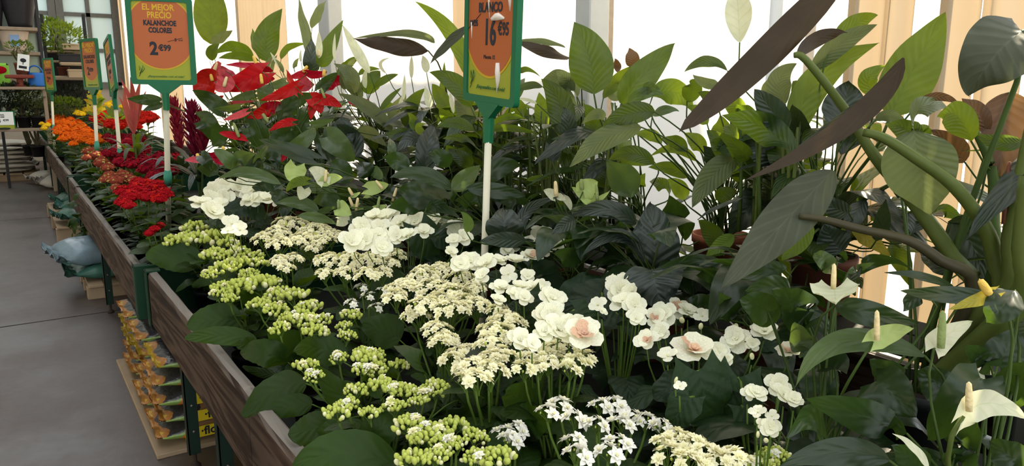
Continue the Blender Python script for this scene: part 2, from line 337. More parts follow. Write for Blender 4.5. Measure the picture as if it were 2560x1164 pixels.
# ---- far end wall with paned windows
flat('wall_plaster', (.30, .27, .24), .9, noise=.15, nscale=3)
flat('window_frame', (.10, .10, .095), .6, noise=.2)
flat('window_glass', (.55, .62, .62), .12, transl=.75, tcol=(.72, .80, .78))
YB = 19.0
wb = tag(link('wall_back', None, (0, YB, 0)), kind='structure')
wb_m = MB().box((-6, YB, 0), (XW - .1, YB + .2, 1.55)).box((-6, YB, 3.9), (XW - .1, YB + .2, 4.8))
link('masonry', wb_m.mesh('masonry', M['wall_plaster'], False), parent=wb, loc=(0, 0, 0))
def window(n_, xa, xb_, za, zb, cols, rows):
    w = tag(link('window_%d' % n_, None, ((xa + xb_) / 2, YB, za)), kind='structure')
    fr = MB(); t = .07
    for x in (xa, xb_): fr.box((x - t, YB - .06, za), (x + t, YB + .06, zb))
    for z in (za, zb): fr.box((xa, YB - .06, z - t), (xb_, YB + .06, z + t))
    for i in range(1, cols): x = xa + (xb_ - xa) * i / cols; fr.box((x - .04, YB - .04, za), (x + .04, YB + .04, zb))
    for i in range(1, rows): z = za + (zb - za) * i / rows; fr.box((xa, YB - .04, z - .04), (xb_, YB + .04, z + .04))
    link('window_frame', fr.mesh('window_frame', M['window_frame'], False), parent=w, loc=(0, 0, 0))
    for i in range(cols):
        for k in range(rows):
            x0 = xa + (xb_ - xa) * i / cols; x1 = xa + (xb_ - xa) * (i + 1) / cols
            z0 = za + (zb - za) * k / rows; z1 = za + (zb - za) * (k + 1) / rows
            link('pane', MB().box((x0 + .03, YB - .004, z0 + .03), (x1 - .03, YB + .004, z1 - .03)).mesh('pane', M['window_glass'], False), parent=w, loc=(0, 0, 0))
window(1, -4.2, -2.2, 1.6, 3.85, 3, 3); window(2, -2.05, -.15, 1.6, 3.85, 3, 3); window(3, 0, 1.05, 1.6, 3.85, 2, 3); window(4, 1.2, 2.25, 1.6, 3.85, 2, 3)
wb2 = MB()
for x in (-5.1, -2.12, -.08, 1.12): wb2.box((x - .1 if x > -5 else -6, YB, 1.5), (x + .1 if x > -5 else -4.25, YB + .2, 3.95))
link('pier', wb2.mesh('pier', M['wall_plaster'], False), parent=wb, loc=(0, 0, 0))
# ================================================================== BENCHES
m, n, l, b = newmat('board_wood')
tc = n.new('ShaderNodeTexCoord'); mp = n.new('ShaderNodeMapping'); mp.inputs['Scale'].default_value = (9, .9, 11)
l.new(tc.outputs['Object'], mp.inputs[0])
nz = n.new('ShaderNodeTexNoise'); nz.inputs['Scale'].default_value = 1.0; nz.inputs['Detail'].default_value = 3; nz.inputs['Distortion'].default_value = .8
l.new(mp.outputs[0], nz.inputs['Vector'])
wv = n.new('ShaderNodeMath'); wv.operation = 'MULTIPLY'; wv.inputs[1].default_value = 38; l.new(nz.outputs['Fac'], wv.inputs[0])
sn = n.new('ShaderNodeMath'); sn.operation = 'SINE'; l.new(wv.outputs[0], sn.inputs[0])
sm = n.new('ShaderNodeMath'); sm.operation = 'MULTIPLY_ADD'; sm.inputs[1].default_value = .5; sm.inputs[2].default_value = .5; l.new(sn.outputs[0], sm.inputs[0])
r1 = ramp(sm.outputs[0], [(.0, (.022, .012, .008)), (.45, (.046, .028, .019)), (1, (.078, .052, .036))])
n2 = n.new('ShaderNodeTexNoise'); n2.inputs['Scale'].default_value = 3; l.new(tc.outputs['Object'], n2.inputs['Vector'])
r2 = ramp(n2.outputs['Fac'], [(.35, (.80, .80, .82)), (.65, (1.12, 1.08, 1.05))])
mx = n.new('ShaderNodeMix'); mx.data_type = 'RGBA'; mx.blend_type = 'MULTIPLY'; mx.inputs['Factor'].default_value = 1
l.new(r1.outputs[0], mx.inputs['A']); l.new(r2.outputs[0], mx.inputs['B'])
# weathered grey upper edge (the horizontal top face)
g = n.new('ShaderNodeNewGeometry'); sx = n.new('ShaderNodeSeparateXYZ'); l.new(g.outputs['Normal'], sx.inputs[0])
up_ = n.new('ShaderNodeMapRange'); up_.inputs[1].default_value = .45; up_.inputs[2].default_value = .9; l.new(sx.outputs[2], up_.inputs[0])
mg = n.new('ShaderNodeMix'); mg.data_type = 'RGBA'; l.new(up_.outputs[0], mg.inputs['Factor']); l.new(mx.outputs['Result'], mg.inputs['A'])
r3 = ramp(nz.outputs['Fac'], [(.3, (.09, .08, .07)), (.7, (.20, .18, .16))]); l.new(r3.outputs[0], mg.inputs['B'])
l.new(mg.outputs['Result'], b.inputs['Base Color']); b.inputs['Roughness'].default_value = .7; b.inputs['Specular IOR Level'].default_value = .15
bp = n.new('ShaderNodeBump'); bp.inputs['Strength'].default_value = .35; bp.inputs['Distance'].default_value = .004
l.new(sm.outputs[0], bp.inputs['Height']); l.new(bp.outputs['Normal'], b.inputs['Normal'])
flat('green_metal', (.008, .034, .016), .38, noise=.2, nscale=8)
flat('green_dark', (.008, .020, .014), .5)
flat('bolt', (.16, .15, .14), .4, metal=.8)
flat('tray', (.012, .014, .012), .7)
def board(root, y0, y1, x, zt, zb, seed, dx=0):
    rnd = random.Random(seed); v = []; f = []; nn = 14
    prof = [(0, zb), (0, zt - .016), (.008, zt - .003), (.022, zt), (.038, zt - .002), (.045, zt - .012), (.045, zb)]
    for i in range(nn + 1):
        y = y0 + (y1 - y0) * i / nn
        for k, (px_, pz) in enumerate(prof):
            j = rnd.uniform(-.004, .002) if 0 < k < 6 else 0
            v.append((x + dx * (i / nn) + px_ - .022, y, pz + j))
    q = len(prof)
    for i in range(nn):
        for k in range(q): f.append((i * q + k, i * q + (k + 1) % q, (i + 1) * q + (k + 1) % q, (i + 1) * q + k))
    f.append(tuple(range(q))[::-1]); f.append(tuple(nn * q + k for k in range(q)))
    return link('board', MB().add(v, f).mesh('board', M['board_wood'], False), parent=root, loc=(0, 0, 0))
def bench(label, y0, y1, x0, cuts, legs, depth=1.72):
    r = thing('display_bench', label, 'bench', (x0 + depth / 2, (y0 + y1) / 2, 0), 'display benches along the aisle')
    x1 = x0 + depth; zt, zb = .70, .47
    ys = [y0 + .012] + cuts + [y1 - .012]
    for i in range(len(ys) - 1): board(r, ys[i] + .003, ys[i + 1] - .003, x0 + .012, zt + (.008 if i % 2 else 0), zb, int(y0 * 10) + i)
    board(r, y0 + .012, y1 - .012, x1 - .02, zt, zb, 5)
    link('tray', MB().box((x0 + .04, y0 + .01, .485), (x1 - .04, y1 - .01, .50)).mesh('tray', M['tray'], False), parent=r, loc=(0, 0, 0))
    for y, s_ in ((y0, 1), (y1, -1)):
        e = link('end_plate', MB().bbox((x0 - .016, y - .006, zb - .012), (x1, y + .006, zt + .012), .002).bbox((x0 - .018, min(y, y + s_ * .055), zt + .002), (x0 + .045, max(y, y + s_ * .055), zt + .012), .002).bbox((x0 - .018, min(y, y + s_ * .06), zb - .012), (x0 - .012, max(y, y + s_ * .06), zt + .012), .001).mesh('end_plate', M['green_metal'], False), parent=r, loc=(0, 0, 0))
    for x in (x0 + .05, x1 - .09):
        link('rail', MB().bbox((x, y0 + .05, .43), (x + .04, y1 - .05, .484), .003).mesh('rail', M['green_dark'], False), parent=r, loc=(0, 0, 0))
    for y in legs:
        for x in (x0 + .01, x1 - .05):
            lg = link('leg', MB().bbox((x, y, .06), (x + .045, y + .006, .44), .001).bbox((x, y, .06), (x + .006, y + .045, .44), .001).mesh('leg', M['green_dark'], False), parent=r, loc=(x, y, 0))
            lg.location = (0, 0, 0); lg.location = -WLOC[r.name]; WLOC[lg.name] = Vector((0, 0, 0))
            link('foot', MB().lathe([(.0, 0), (.022, 0), (.020, .012), (.008, .025), (.008, .075), (0, .075)], 10, o=(x + .022, y + .01, 0)).mesh('foot', M['foot_rubber']), parent=lg, loc=(0, 0, 0))
            for z in (.16, .27, .40):
                link('bolt', MB().ell((x + .024, y - .004, z), (.011 if z > .3 else .006,) * 3, 8, 5).mesh('bolt', M['bolt']), parent=lg, loc=(0, 0, 0))
        link('cross_beam', MB().bbox((x0 + .03, y + .01, .40), (x1 - .05, y + .05, .44), .003).mesh('cross_beam', M['green_dark'], False), parent=r, loc=(0, 0, 0))
    return r
bench('nearest wooden display bench holding the white kalanchoes and begonias', -.52, 3.60, .458, [1.9], [.6, 2.42, 3.0])
bench('wooden display bench of crimson kalanchoes with green metal corner facing the camera', 3.68, 8.02, .428, [7.18], [5.58, 7.3])
bench('third wooden display bench down the aisle, under the orange kalanchoes', 8.12, 12.85, .452, [10.42], [8.95, 10.35, 11.0])
bench('far wooden display bench under the dark foliage by the price card', 13.0, 17.6, .47, [15.2], [13.2, 15.6])
# ================================================================== SIGNS
flat('sign_green', (.010, .115, .048), .35, noise=.1)
flat('sign_teal', (.05, .26, .18), .4)
flat('pole_cream', (.62, .60, .47), .45, noise=.06, nscale=8)
flat('paper_lime', (.27, .30, .022), .35)
flat('paper_yellow', (.50, .31, .015), .35)
flat('paper_orange', (.38, .10, .028), .32, noise=.06, nscale=5)
flat('ink', (.018, .022, .03), .5)
flat('ink_yellow', (.55, .33, .03), .5)
flat('ink_green', (.03, .12, .04), .5)
flat('paper_white', (.72, .76, .76), .5)
flat('paper_tear', (.75, .68, .62), .6)
def text_mesh(s, size, mat, bold=0.0, ext=.0006, sx=1.0, italic=0):
    cu = bpy.data.curves.new('txt', 'FONT'); cu.body = s; cu.size = size; cu.align_x = 'CENTER'; cu.align_y = 'CENTER'
    cu.extrude = ext; cu.offset = bold; cu.shear = italic; cu.resolution_u = 3
    o = bpy.data.objects.new('txt', cu); C.objects.link(o)
    dg = bpy.context.evaluated_depsgraph_get(); me = bpy.data.meshes.new_from_object(o.evaluated_get(dg))
    bpy.data.objects.remove(o); bpy.data.curves.remove(cu)
    me.materials.clear(); me.materials.append(mat)
    for v in me.vertices: v.co.x *= sx
    return me
def rrect(w, h, r, n_=5):
    pts = []
    for cx, cy_, a0 in ((w / 2 - r, h / 2 - r, 0), (-w / 2 + r, h / 2 - r, PI / 2), (-w / 2 + r, -h / 2 + r, PI), (w / 2 - r, -h / 2 + r, 1.5 * PI)):
        for i in range(n_ + 1):
            a = a0 + PI / 2 * i / n_; pts.append((cx + r * math.cos(a), cy_ + r * math.sin(a)))
    return pts
def sign(label, foot, top_c, rotz, tilt, texts, W=.325, H=.455, collar=True, extras=None, prad=.0155):
    """pole planted at foot; top_c = centre of the panel; rotz turns the face (0 = towards -y)"""
    foot = Vector((foot[0], foot[1], .5)); top_c = Vector(top_c)
    r = thing('price_sign', label, 'sign', foot)
    R = Matrix.Rotation(rotz, 4, 'Z') @ Matrix.Rotation(PI / 2, 4, 'X') @ Matrix.Rotation(tilt, 4, 'Z')
    Mx = Matrix.Translation(top_c - foot) @ R
    t = .022; k0 = H / .455
    def ring(w0, h0, r0, w1, h1, r1, z0, z1):
        a = rrect(w0, h0, r0); c_ = rrect(w1, h1, r1); k = len(a); v = []
        for z in (z0, z1): v += [(x, y, z) for x, y in a]; v += [(x, y, z) for x, y in c_]
        f = []
        for i in range(k):
            j = (i + 1) % k
            f += [(i, j, k + j, k + i), (2 * k + i, 3 * k + i, 3 * k + j, 2 * k + j), (i, 2 * k + i, 2 * k + j, j), (k + i, k + j, 3 * k + j, 3 * k + i)]
        return MB().add(v, f)
    fr = ring(W, H, .018, W - .054, H - .050, .012, -t / 2, t / 2)
    frame = link('frame', fr.mesh('frame', M['sign_green'], False), parent=r, mat4=Mx)
    pw, ph = W - .046, H - .046
    card = rrect(pw, ph, .012); kk = len(card)
    link('card', MB().add([(x, y, -.004) for x, y in card] + [(x, y, .004) for x, y in card], [tuple(range(kk))[::-1], tuple(range(kk, 2 * kk))] + [(i, (i + 1) % kk, kk + (i + 1) % kk, kk + i) for i in range(kk)]).mesh('card', M['paper_lime'], False), parent=r, mat4=Mx)
    def disc(rx, ry, cy_, z, mat, nm):
        pts = []
        for i in range(48):
            a = 2 * PI * i / 48; x = rx * math.cos(a); y = cy_ + ry * math.sin(a)
            x = max(-pw / 2 + .001, min(pw / 2 - .001, x)); y = min(ph / 2 - .001, y); pts.append((x, y))
        link(nm, MB().add([(x, y, z) for x, y in pts] + [(x, y, z - .001) for x, y in pts], [tuple(range(48)), tuple(range(48, 96))[::-1]]).mesh(nm, M[mat], False), parent=r, mat4=Mx)
    disc(.174 * k0, .192 * k0, .042 * k0, .0052, 'paper_yellow', 'yellow_rim'); disc(.166 * k0, .184 * k0, .042 * k0, .0060, 'paper_orange', 'orange_disc')
    for (s_, x, y, size, mat, bold, sx, it) in texts:
        link('lettering', text_mesh(s_, size * k0, M[mat], bold, sx=sx, italic=it), parent=r, mat4=Mx @ Matrix.Translation((x * k0, y * k0, .0068)))
    # strike-through of the old price and the small plant emblem
    if extras:
        for kind, pts, rad, mat in extras:
            link(kind, MB().tube([(x * k0, y * k0, .0068) for x, y in pts], rad, 4).mesh(kind, M[mat]), parent=r, mat4=Mx)
    # holder under the frame
    hold = MB(); hw, hh = .085, .05
    v = [(-hw, -H / 2 + .004, -.012), (hw, -H / 2 + .004, -.012), (.016, -H / 2 - hh, -.012), (-.016, -H / 2 - hh, -.012)]
    v += [(x, y, .014) for x, y, z in v]
    hold.add(v, [(0, 1, 2, 3), (7, 6, 5, 4), (0, 4, 5, 1), (1, 5, 6, 2), (2, 6, 7, 3), (3, 7, 4, 0)])
    hold.tube([(0, -H / 2 - hh + .005, .001), (0, -H / 2 - hh - .085, .001)], [.020, .018], 12)
    link('holder', hold.mesh('holder', M['sign_green'], False), parent=r, mat4=Mx)
    p0 = Mx @ Vector((0, -H / 2 - hh - .06, .001))
    link('pole', MB().tube([Vector((0, 0, 0)), p0], prad, 12).mesh('pole', M['pole_cream']), parent=r, loc=foot)
    if collar:
        q0, q1 = p0 * .50, p0 * .60
        link('collar', MB().tube([q0, q0 + (q1 - q0) * .75, q0 + (q1 - q0) * .76, q1], [.022, .022, .018, .018], 12).mesh('collar', M['sign_teal']), parent=r, loc=foot)
    return r
EMB = [('emblem', [(-.118, -.172), (-.106, -.150), (-.118, -.130), (-.116, -.155)], .0013, 'ink_green'), ('emblem', [(-.106, -.165), (-.092, -.145), (-.100, -.128), (-.104, -.150), (-.120, -.185)], .0013, 'ink_green')]
SLOG = '¡Responsables con el más!'
t1 = [('EL MEJOR', -.006, .172, .044, 'ink_yellow', .0012, .84, 0), ('PRECIO', -.002, .132, .045, 'ink_yellow', .0012, .78, 0),
      ('KALANCHOE', -.002, .092, .037, 'ink', .0016, .72, 0), ('COLORES', -.002, .055, .037, 'ink', .0016, .70, 0), ('5', .070, .008, .022, 'ink', .0008, 1, 0), ('€99', .095, .006, .013, 'ink', 0, 1, 0),
      ('2', -.040, -.042, .092, 'ink', .0035, .85, 0), ('€99', .014, -.036, .043, 'ink', .0016, .85, 0), (SLOG, .01, -.184, .017, 'ink_green', 0, 1, .35)]
s1 = EMB + [('price_strike', [(.03, -.002), (.105, .020)], .0012, 'ink')]
d1 = 3.95
sign('large sign reading KALANCHOE COLORES 2€99 on a cream pole among the red kalanchoes', PZ(421, 605, .56), P(404, 103, d1), math.radians(-18), math.radians(-.8), t1, extras=s1)
t2 = [('BLANCO', .0, .062, .040, 'ink', .0014, .92, 0), ('19€95', -.105, .016, .026, 'ink', .0008, .8, 0), ('16', .0, -.014, .108, 'ink', .0030, .72, 0), ('€95', .082, -.002, .052, 'ink', .0014, .75, 0), ('Maceta 12', .0, -.085, .017, 'ink', 0, 1, 0), (SLOG, .01, -.178, .017, 'ink_green', 0, 1, .35)]
d2 = 2.5
s2 = EMB + [('price_strike', [(-.14, .0), (-.06, .045)], .0012, 'ink'), ('paper_tear', [(-.02, .15), (-.012, .10), (-.004, .03)], [.008, .006, .001], 'paper_tear'), ('paper_tear', [(.01, .028), (.05, .036), (.085, .03)], [.006, .016, .004], 'paper_tear'), ('paper_tear', [(.1, .14), (.115, .09), (.117, .05)], [.012, .010, .002], 'paper_tear'), ('paper_tear', [(.056, -.10), (.058, -.13), (.055, -.19)], [.010, .014, .001], 'paper_tear'), ('paper_tear', [(-.12, .02), (-.118, -.03)], [.004, .001], 'paper_tear')]
sign('tall sign reading BLANCO 16€95 on a cream pole among the dark glossy leaves', P(1199, 640, d2 + .02), P(1229, 72, d2), math.radians(-93), math.radians(-4), t2, extras=s2, collar=False, W=.36, H=.50, prad=.0125)
t3 = [('EL MEJOR', -.006, .168, .052, 'ink_yellow', .0014, 1.0, 0), ('PRECIO', -.002, .122, .050, 'ink_yellow', .0014, .95, 0), ('KALANCHOE', -.002, .066, .042, 'ink', .0016, .86, 0), ('COLORES', -.002, .026, .042, 'ink', .0016, .86, 0), ('2', -.044, -.062, .098, 'ink', .0035, .9, 0), ('€99', .014, -.050, .046, 'ink', .0016, .9, 0), (SLOG, .01, -.182, .017, 'ink_green', 0, 1, .35)]
sign('mid-distance green-framed price sign standing behind the orange kalanchoes', P(231, 330, 6.9), P(227, 161, 6.75), math.radians(-71), math.radians(0), t3)
sign('slender far price sign seen nearly edge-on at the far end of the orange kalanchoes', P(125, 292, 10.4), P(123, 187, 10.3), math.radians(-72), 0, t3)
sign('leaning price sign seen edge-on beside the yellow flowers', P(290, 296, 6.2), P(276, 165, 6.15), math.radians(-88), math.radians(11), t3)
# ================================================================== LEAF AND FLOWER BUILDERS
def smooth01(x): x = max(0, min(1, x)); return x * x * (3 - 2 * x)
def prof(kind, t):
    """half width (0..1), and how far the edge is swept back at this station"""
    if kind == 'lance': return min(1, 2.62 * (t + .004) ** .62 * max(0, 1 - t) ** .95), 0
    if kind == 'strap': return min(1, 1.5 * (t + .02) ** .3 * max(0, 1 - t) ** .55), 0
    if kind == 'heart': return (1.75 * max(0, 1 - t) ** .78 * (t + .25) ** .5) * (.60 + .40 * smooth01(t / .22)), .26 * max(0, 1 - t) ** 3
    if kind == 'arrow': return (1.75 * max(0, 1 - t) ** .8 * (t + .25) ** .5) * (.50 + .50 * smooth01(t / .3)), .42 * max(0, 1 - t) ** 3
    if kind == 'round': return (max(0, 1 - t ** 2.6) ** .6) * (.62 + .38 * smooth01(t / .3)), .30 * max(0, 1 - t) ** 3
    if kind == 'oval':
        w = max(0, math.sin(PI * min(1, (t * .97 + .01)) ** .78)) ** .62
        return w * (1 - .07 * abs(math.sin(PI * 7 * t)) * smooth01((t - .25) / .2)), 0
    if kind == 'petal': return max(0, math.sin(PI * min(1, t * .93 + .02) ** 1.25)) ** .55, 0
    if kind == 'pointed': return max(0, math.sin(PI * min(1, t * .98 + .02) ** .9)) ** .8, 0
def leaf_geo(B, Mi, T, w, n0, kind='lance', fold=14, curl=.10, wave=.03, seed=0, nv=14, nu=8, pleat=0, npl=7, cup=0, twist=0):
    """a leaf blade along the curve B-Mi-T; returns MB with vertices relative to B"""
    B, Mi, T = Vector(B), Vector(Mi), Vector(T); n0 = Vector(n0)
    Ct = Mi * 2 - (B + T) * .5; rnd = random.Random(seed); p1, p2 = rnd.uniform(0, 6), rnd.uniform(0, 6)
    L = (Mi - B).length + (T - Mi).length; v = []; uv = []; f = []
    fa = math.radians(fold)
    for i in range(nv + 1):
        t = i / nv; u_ = 1 - t
        c = B * u_ * u_ + Ct * 2 * u_ * t + T * t * t - B
        tg = ((Ct - B) * u_ + (T - Ct) * t).normalized()
        nn = n0 - tg * tg.dot(n0)
        nn = nn.normalized() if nn.length > 1e-5 else tg.orthogonal().normalized()
        if twist: nn = Matrix.Rotation(math.radians(twist) * (t - .5), 3, tg) @ nn
        side = tg.cross(nn)
        hw, sw = prof(kind, t); hw *= w * .5
        for k in range(nu + 1):
            q = -1 + 2 * k / nu; a = abs(q)
            off = side * (q * hw * math.cos(fa)) + nn * (a * hw * math.sin(fa) - curl * hw * a * a * 2)
            off += nn * (wave * w * math.sin(2 * PI * (2.3 * t) + p1 + (1.4 if q > 0 else 0)) * a * a)
            off += nn * (cup * w * (a * a + .6 * (t - .3) ** 2 * 2))
            if pleat: off += nn * (pleat * w * math.sin(2 * PI * (npl * t - .28 * npl * a)) * min(1, a * 3) * min(1, (1 - a) * 4 + .3))
            off -= tg * (sw * L * a ** 1.4)
            v.append(c + off); uv.append((k / nu, t))
    m_ = nu + 1
    for i in range(nv):
        for k in range(nu): f.append((i * m_ + k, i * m_ + k + 1, (i + 1) * m_ + k + 1, (i + 1) * m_ + k))
    return MB().add(v, f, uv)
def unit_leaf(kind, seed, w=.7, droop=.15, **kw):
    """shared blade: base at origin, length 1 along +Y, upper face +Z"""
    return leaf_geo((0, 0, 0), (0, .5, .06), (0, 1, -droop), w, (0, 0, 1), kind, seed=seed, **kw)
def aim(d, up, s):
    """matrix sending +Y to d and +Z near up, scaled by s"""
    y = Vector(d).normalized(); z = Vector(up) - y * y.dot(Vector(up))
    z = z.normalized() if z.length > 1e-4 else y.orthogonal().normalized(); x = y.cross(z)
    s3 = (s, s, s) if isinstance(s, (int, float)) else s
    return Matrix(((x.x * s3[0], y.x * s3[1], z.x * s3[2], 0), (x.y * s3[0], y.y * s3[1], z.y * s3[2], 0), (x.z * s3[0], y.z * s3[1], z.z * s3[2], 0), (0, 0, 0, 1)))
def put(name, me, parent, wpos, mat3):
    return link(name, me, wpos, parent, mat4=Matrix.Translation(Vector(wpos) - WLOC[parent.name]) @ mat3)
KAL = [unit_leaf('oval', i, w=.72, droop=.05 + .12 * i, fold=8, curl=.08, wave=.02, nv=22).mesh('kal_leaf', M['kal']) for i in range(3)]
BEG = [unit_leaf('round', i, w=1.05, droop=.12, fold=10, curl=.10, wave=.05, nv=14).mesh('begonia_leaf', M['beg']) for i in range(3)]
def pot_mesh(r, h, mat):
    return MB().lathe([(0, 0), (r * .72, 0), (r * .78, .004), (r * .95, h * .84), (r, h * .84), (r * 1.01, h), (r * .94, h), (r * .90, h * .86), (r * .88, h * .86)], 18).mesh('pot', M[mat])
POTS = {k: pot_mesh(.062, .11, k) for k in ('pot_black', 'pot_brown')}
POTB = {k: pot_mesh(.095, .17, k) for k in ('pot_black', 'pot_brown', 'pot_terra')}
SOILS = MB().lathe([(0, .006), (.03, .008), (.056, .0)], 14).mesh('soil', M['soil']); SOILB = MB().lathe([(0, .008), (.05, .010), (.088, .0)], 14).mesh('soil', M['soil'])
TRAYZ = .50
def potted(name, label, cat, x, y, z0=TRAYZ, big=False, pm='pot_black', group=None):
    r = thing(name, label, cat, (x, y, z0), group)
    p = link('pot', (POTB if big else POTS)[pm], (x, y, z0), r)
    link('soil', SOILB if big else SOILS, (x, y, z0 + (.17 * .86 if big else .11 * .86)), p)
    return r
# ---- kalanchoe flower heads
def stem_net(mb, base, tips, r0=.0030, r1=.0012, sides=5, mi=0):
    for t in tips:
        b_, t_ = Vector(base), Vector(t); k = b_ + Vector((0, 0, (t_ - b_).length * .45)) * .6 + (t_ - b_) * .2
        mb.tube(bez(b_, b_.lerp(k, .6), k.lerp(t_, .35), t_, 4), [r0, r0 * .9, r0 * .8, r1 * 1.2, r1], sides, mi, cap=False)
def dome_pts(n_, rnd, flat_=.38, jit=.12):
    out = []
    for i in range(n_):
        rr = math.sqrt((i + .5) / n_); a = i * 2.399963 + rnd.uniform(-.3, .3)
        x, y = rr * math.cos(a), rr * math.sin(a); z = flat_ * (1 - rr * rr) + rnd.uniform(-jit, jit)
        out.append(Vector((x, y, z)))
    return out
def bud_head(seed, n_=36):
    rnd = random.Random(seed); mb = MB(); base = Vector((0, 0, -.9)); subs = []
    for i in range(5):
        a = i * 1.256 + rnd.uniform(-.3, .3); rr = .55 if i else 0
        subs.append(Vector((rr * math.cos(a), rr * math.sin(a), -.15 + rnd.uniform(-.1, .1))))
    stem_net(mb, base, subs, .05, .035, 5, 1)
    for p in dome_pts(n_, rnd, .42, .16):
        s_ = min(subs, key=lambda q: (q - p).length)
        d = (p - s_).normalized() if (p - s_).length > .05 else Vector((0, 0, 1))
        mb.tube([s_, p], [.022, .018], 4, 1, cap=False)
        rb = rnd.uniform(.12, .175); q = Vector((0, 0, 1)).rotation_difference((d + Vector((0, 0, .8))).normalized())
        mb.ell(p, (rb, rb, rb * rnd.uniform(1.15, 1.6)), 7, 5, 2 if rnd.random() < .18 else 0, q)
    return mb.mesh('bud_cluster', [M['bud'], M['kal_stem'], M['bud_pale']])
BUDH = [bud_head(i) for i in range(5)]
def rosette(seed, mat, layers=((7, 1.0, 12), (7, .82, 36), (6, .58, 58)), kind='pointed', w=.62, center=None):
    """double flower: rings of petals, radius 1"""
    rnd = random.Random(seed); mb = MB()
    for li, (k, L, el) in enumerate(layers):
        for i in range(k):
            a = 2 * PI * (i + .5 * li) / k + rnd.uniform(-.12, .12); e = math.radians(el + rnd.uniform(-8, 8))
            d = Vector((math.cos(a) * math.cos(e), math.sin(a) * math.cos(e), math.sin(e)))
            n0 = Vector((-math.cos(a) * math.sin(e), -math.sin(a) * math.sin(e), math.cos(e)))
            B = d * .06; T = d * L - n0 * .10 * L; Mi = d * L * .55 + n0 * .05
            g = leaf_geo(B, Mi, T, w * L, n0, kind, fold=12, curl=.02, wave=.02, seed=seed * 31 + li * 7 + i, nv=4, nu=2)
            mb.add([Vector(p) + B for p in g.v], g.f, g.uv)
    mb.tube([(0, 0, -.55), (0, 0, .02)], [.07, .14], 5, 1)
    if center: mb.ell((0, 0, .32), (.16, .16, .2), 6, 4, 2)
    return mb.mesh('flower', [M[mat], M['kal_stem'], M['bud_pale']])
CREAMF = [rosette(i, 'cream_petal', center=True) for i in range(4)]
WHITEF = [rosette(10 + i, 'white_petal', layers=((6, 1.0, 12), (6, .76, 36), (5, .48, 60)), center=True) for i in range(3)]
def stem_frame(seed, n_=8):
    """bare branching stems of a head, with a few green buds"""
    rnd = random.Random(seed); mb = MB(); base = Vector((0, 0, -1.1))
    pts = dome_pts(n_, rnd, .35, .05); stem_net(mb, base, pts, .055, .03, 5, 0)
    for i in range(3):
        p = pts[i * 2] + Vector((rnd.uniform(-.25, .25), rnd.uniform(-.25, .25), rnd.uniform(-.15, .05)))
        mb.ell(p, (.09, .09, .13), 6, 4, 1)
    return mb.mesh('flower_cluster', [M['kal_stem'], M['bud']])
STEMF = [stem_frame(i) for i in range(3)]
def color_head(seed, cols, n_=85, petal=.21, cup=.12):
    """dense domed head of small four-petalled florets"""
    rnd = random.Random(seed); mb = MB(); base = Vector((0, 0, -.9)); pts = dome_pts(n_, rnd, .72, .09)
    stem_net(mb, base, pts[::6], .05, .03, 4, 0)
    mb.ell((0, 0, .10), (.86, .86, .52), 12, 6, 1)
    for p in pts:
        nrm = (Vector((p.x * .8, p.y * .8, .75)) + Vector((rnd.uniform(-.3, .3), rnd.uniform(-.3, .3), 0))).normalized()
        a0 = rnd.uniform(0, PI); X = nrm.orthogonal().normalized(); Y = nrm.cross(X)
        mi = 1 if rnd.random() < .82 or len(cols) < 2 else 2
        for i in range(4):
            a = a0 + i * PI / 2; d = X * math.cos(a) + Y * math.sin(a); s_ = X * -math.sin(a) + Y * math.cos(a)
            q = petal * rnd.uniform(.85, 1.15)
            mb.add([p + nrm * .02, p + d * q * .55 + s_ * q * .42 + nrm * cup * q, p + d * q * 1.1 + nrm * .02 * q, p + d * q * .55 - s_ * q * .42 + nrm * cup * q], [(0, 3, 2, 1)], None, mi)
        mb.ell(p + nrm * .03, (.03, .03, .04), 5, 3, mi)
    return mb.mesh('flower_head', [M['kal_stem']] + [M['fl_' + c] for c in cols])
HEADS = {'orange': [color_head(i, ['orange', 'orange']) for i in range(3)], 'crimson': [color_head(20 + i, ['crimson', 'red']) for i in range(3)],
         'red': [color_head(40 + i, ['red', 'scarlet']) for i in range(3)], 'scarlet': [color_head(60 + i, ['scarlet', 'scarlet']) for i in range(3)],
         'yellow': [color_head(80 + i, ['yellow', 'yellow']) for i in range(3)], 'rust': [color_head(90 + i, ['rust', 'olive'], 55, .16) for i in range(3)]}
RK = random.Random(77)
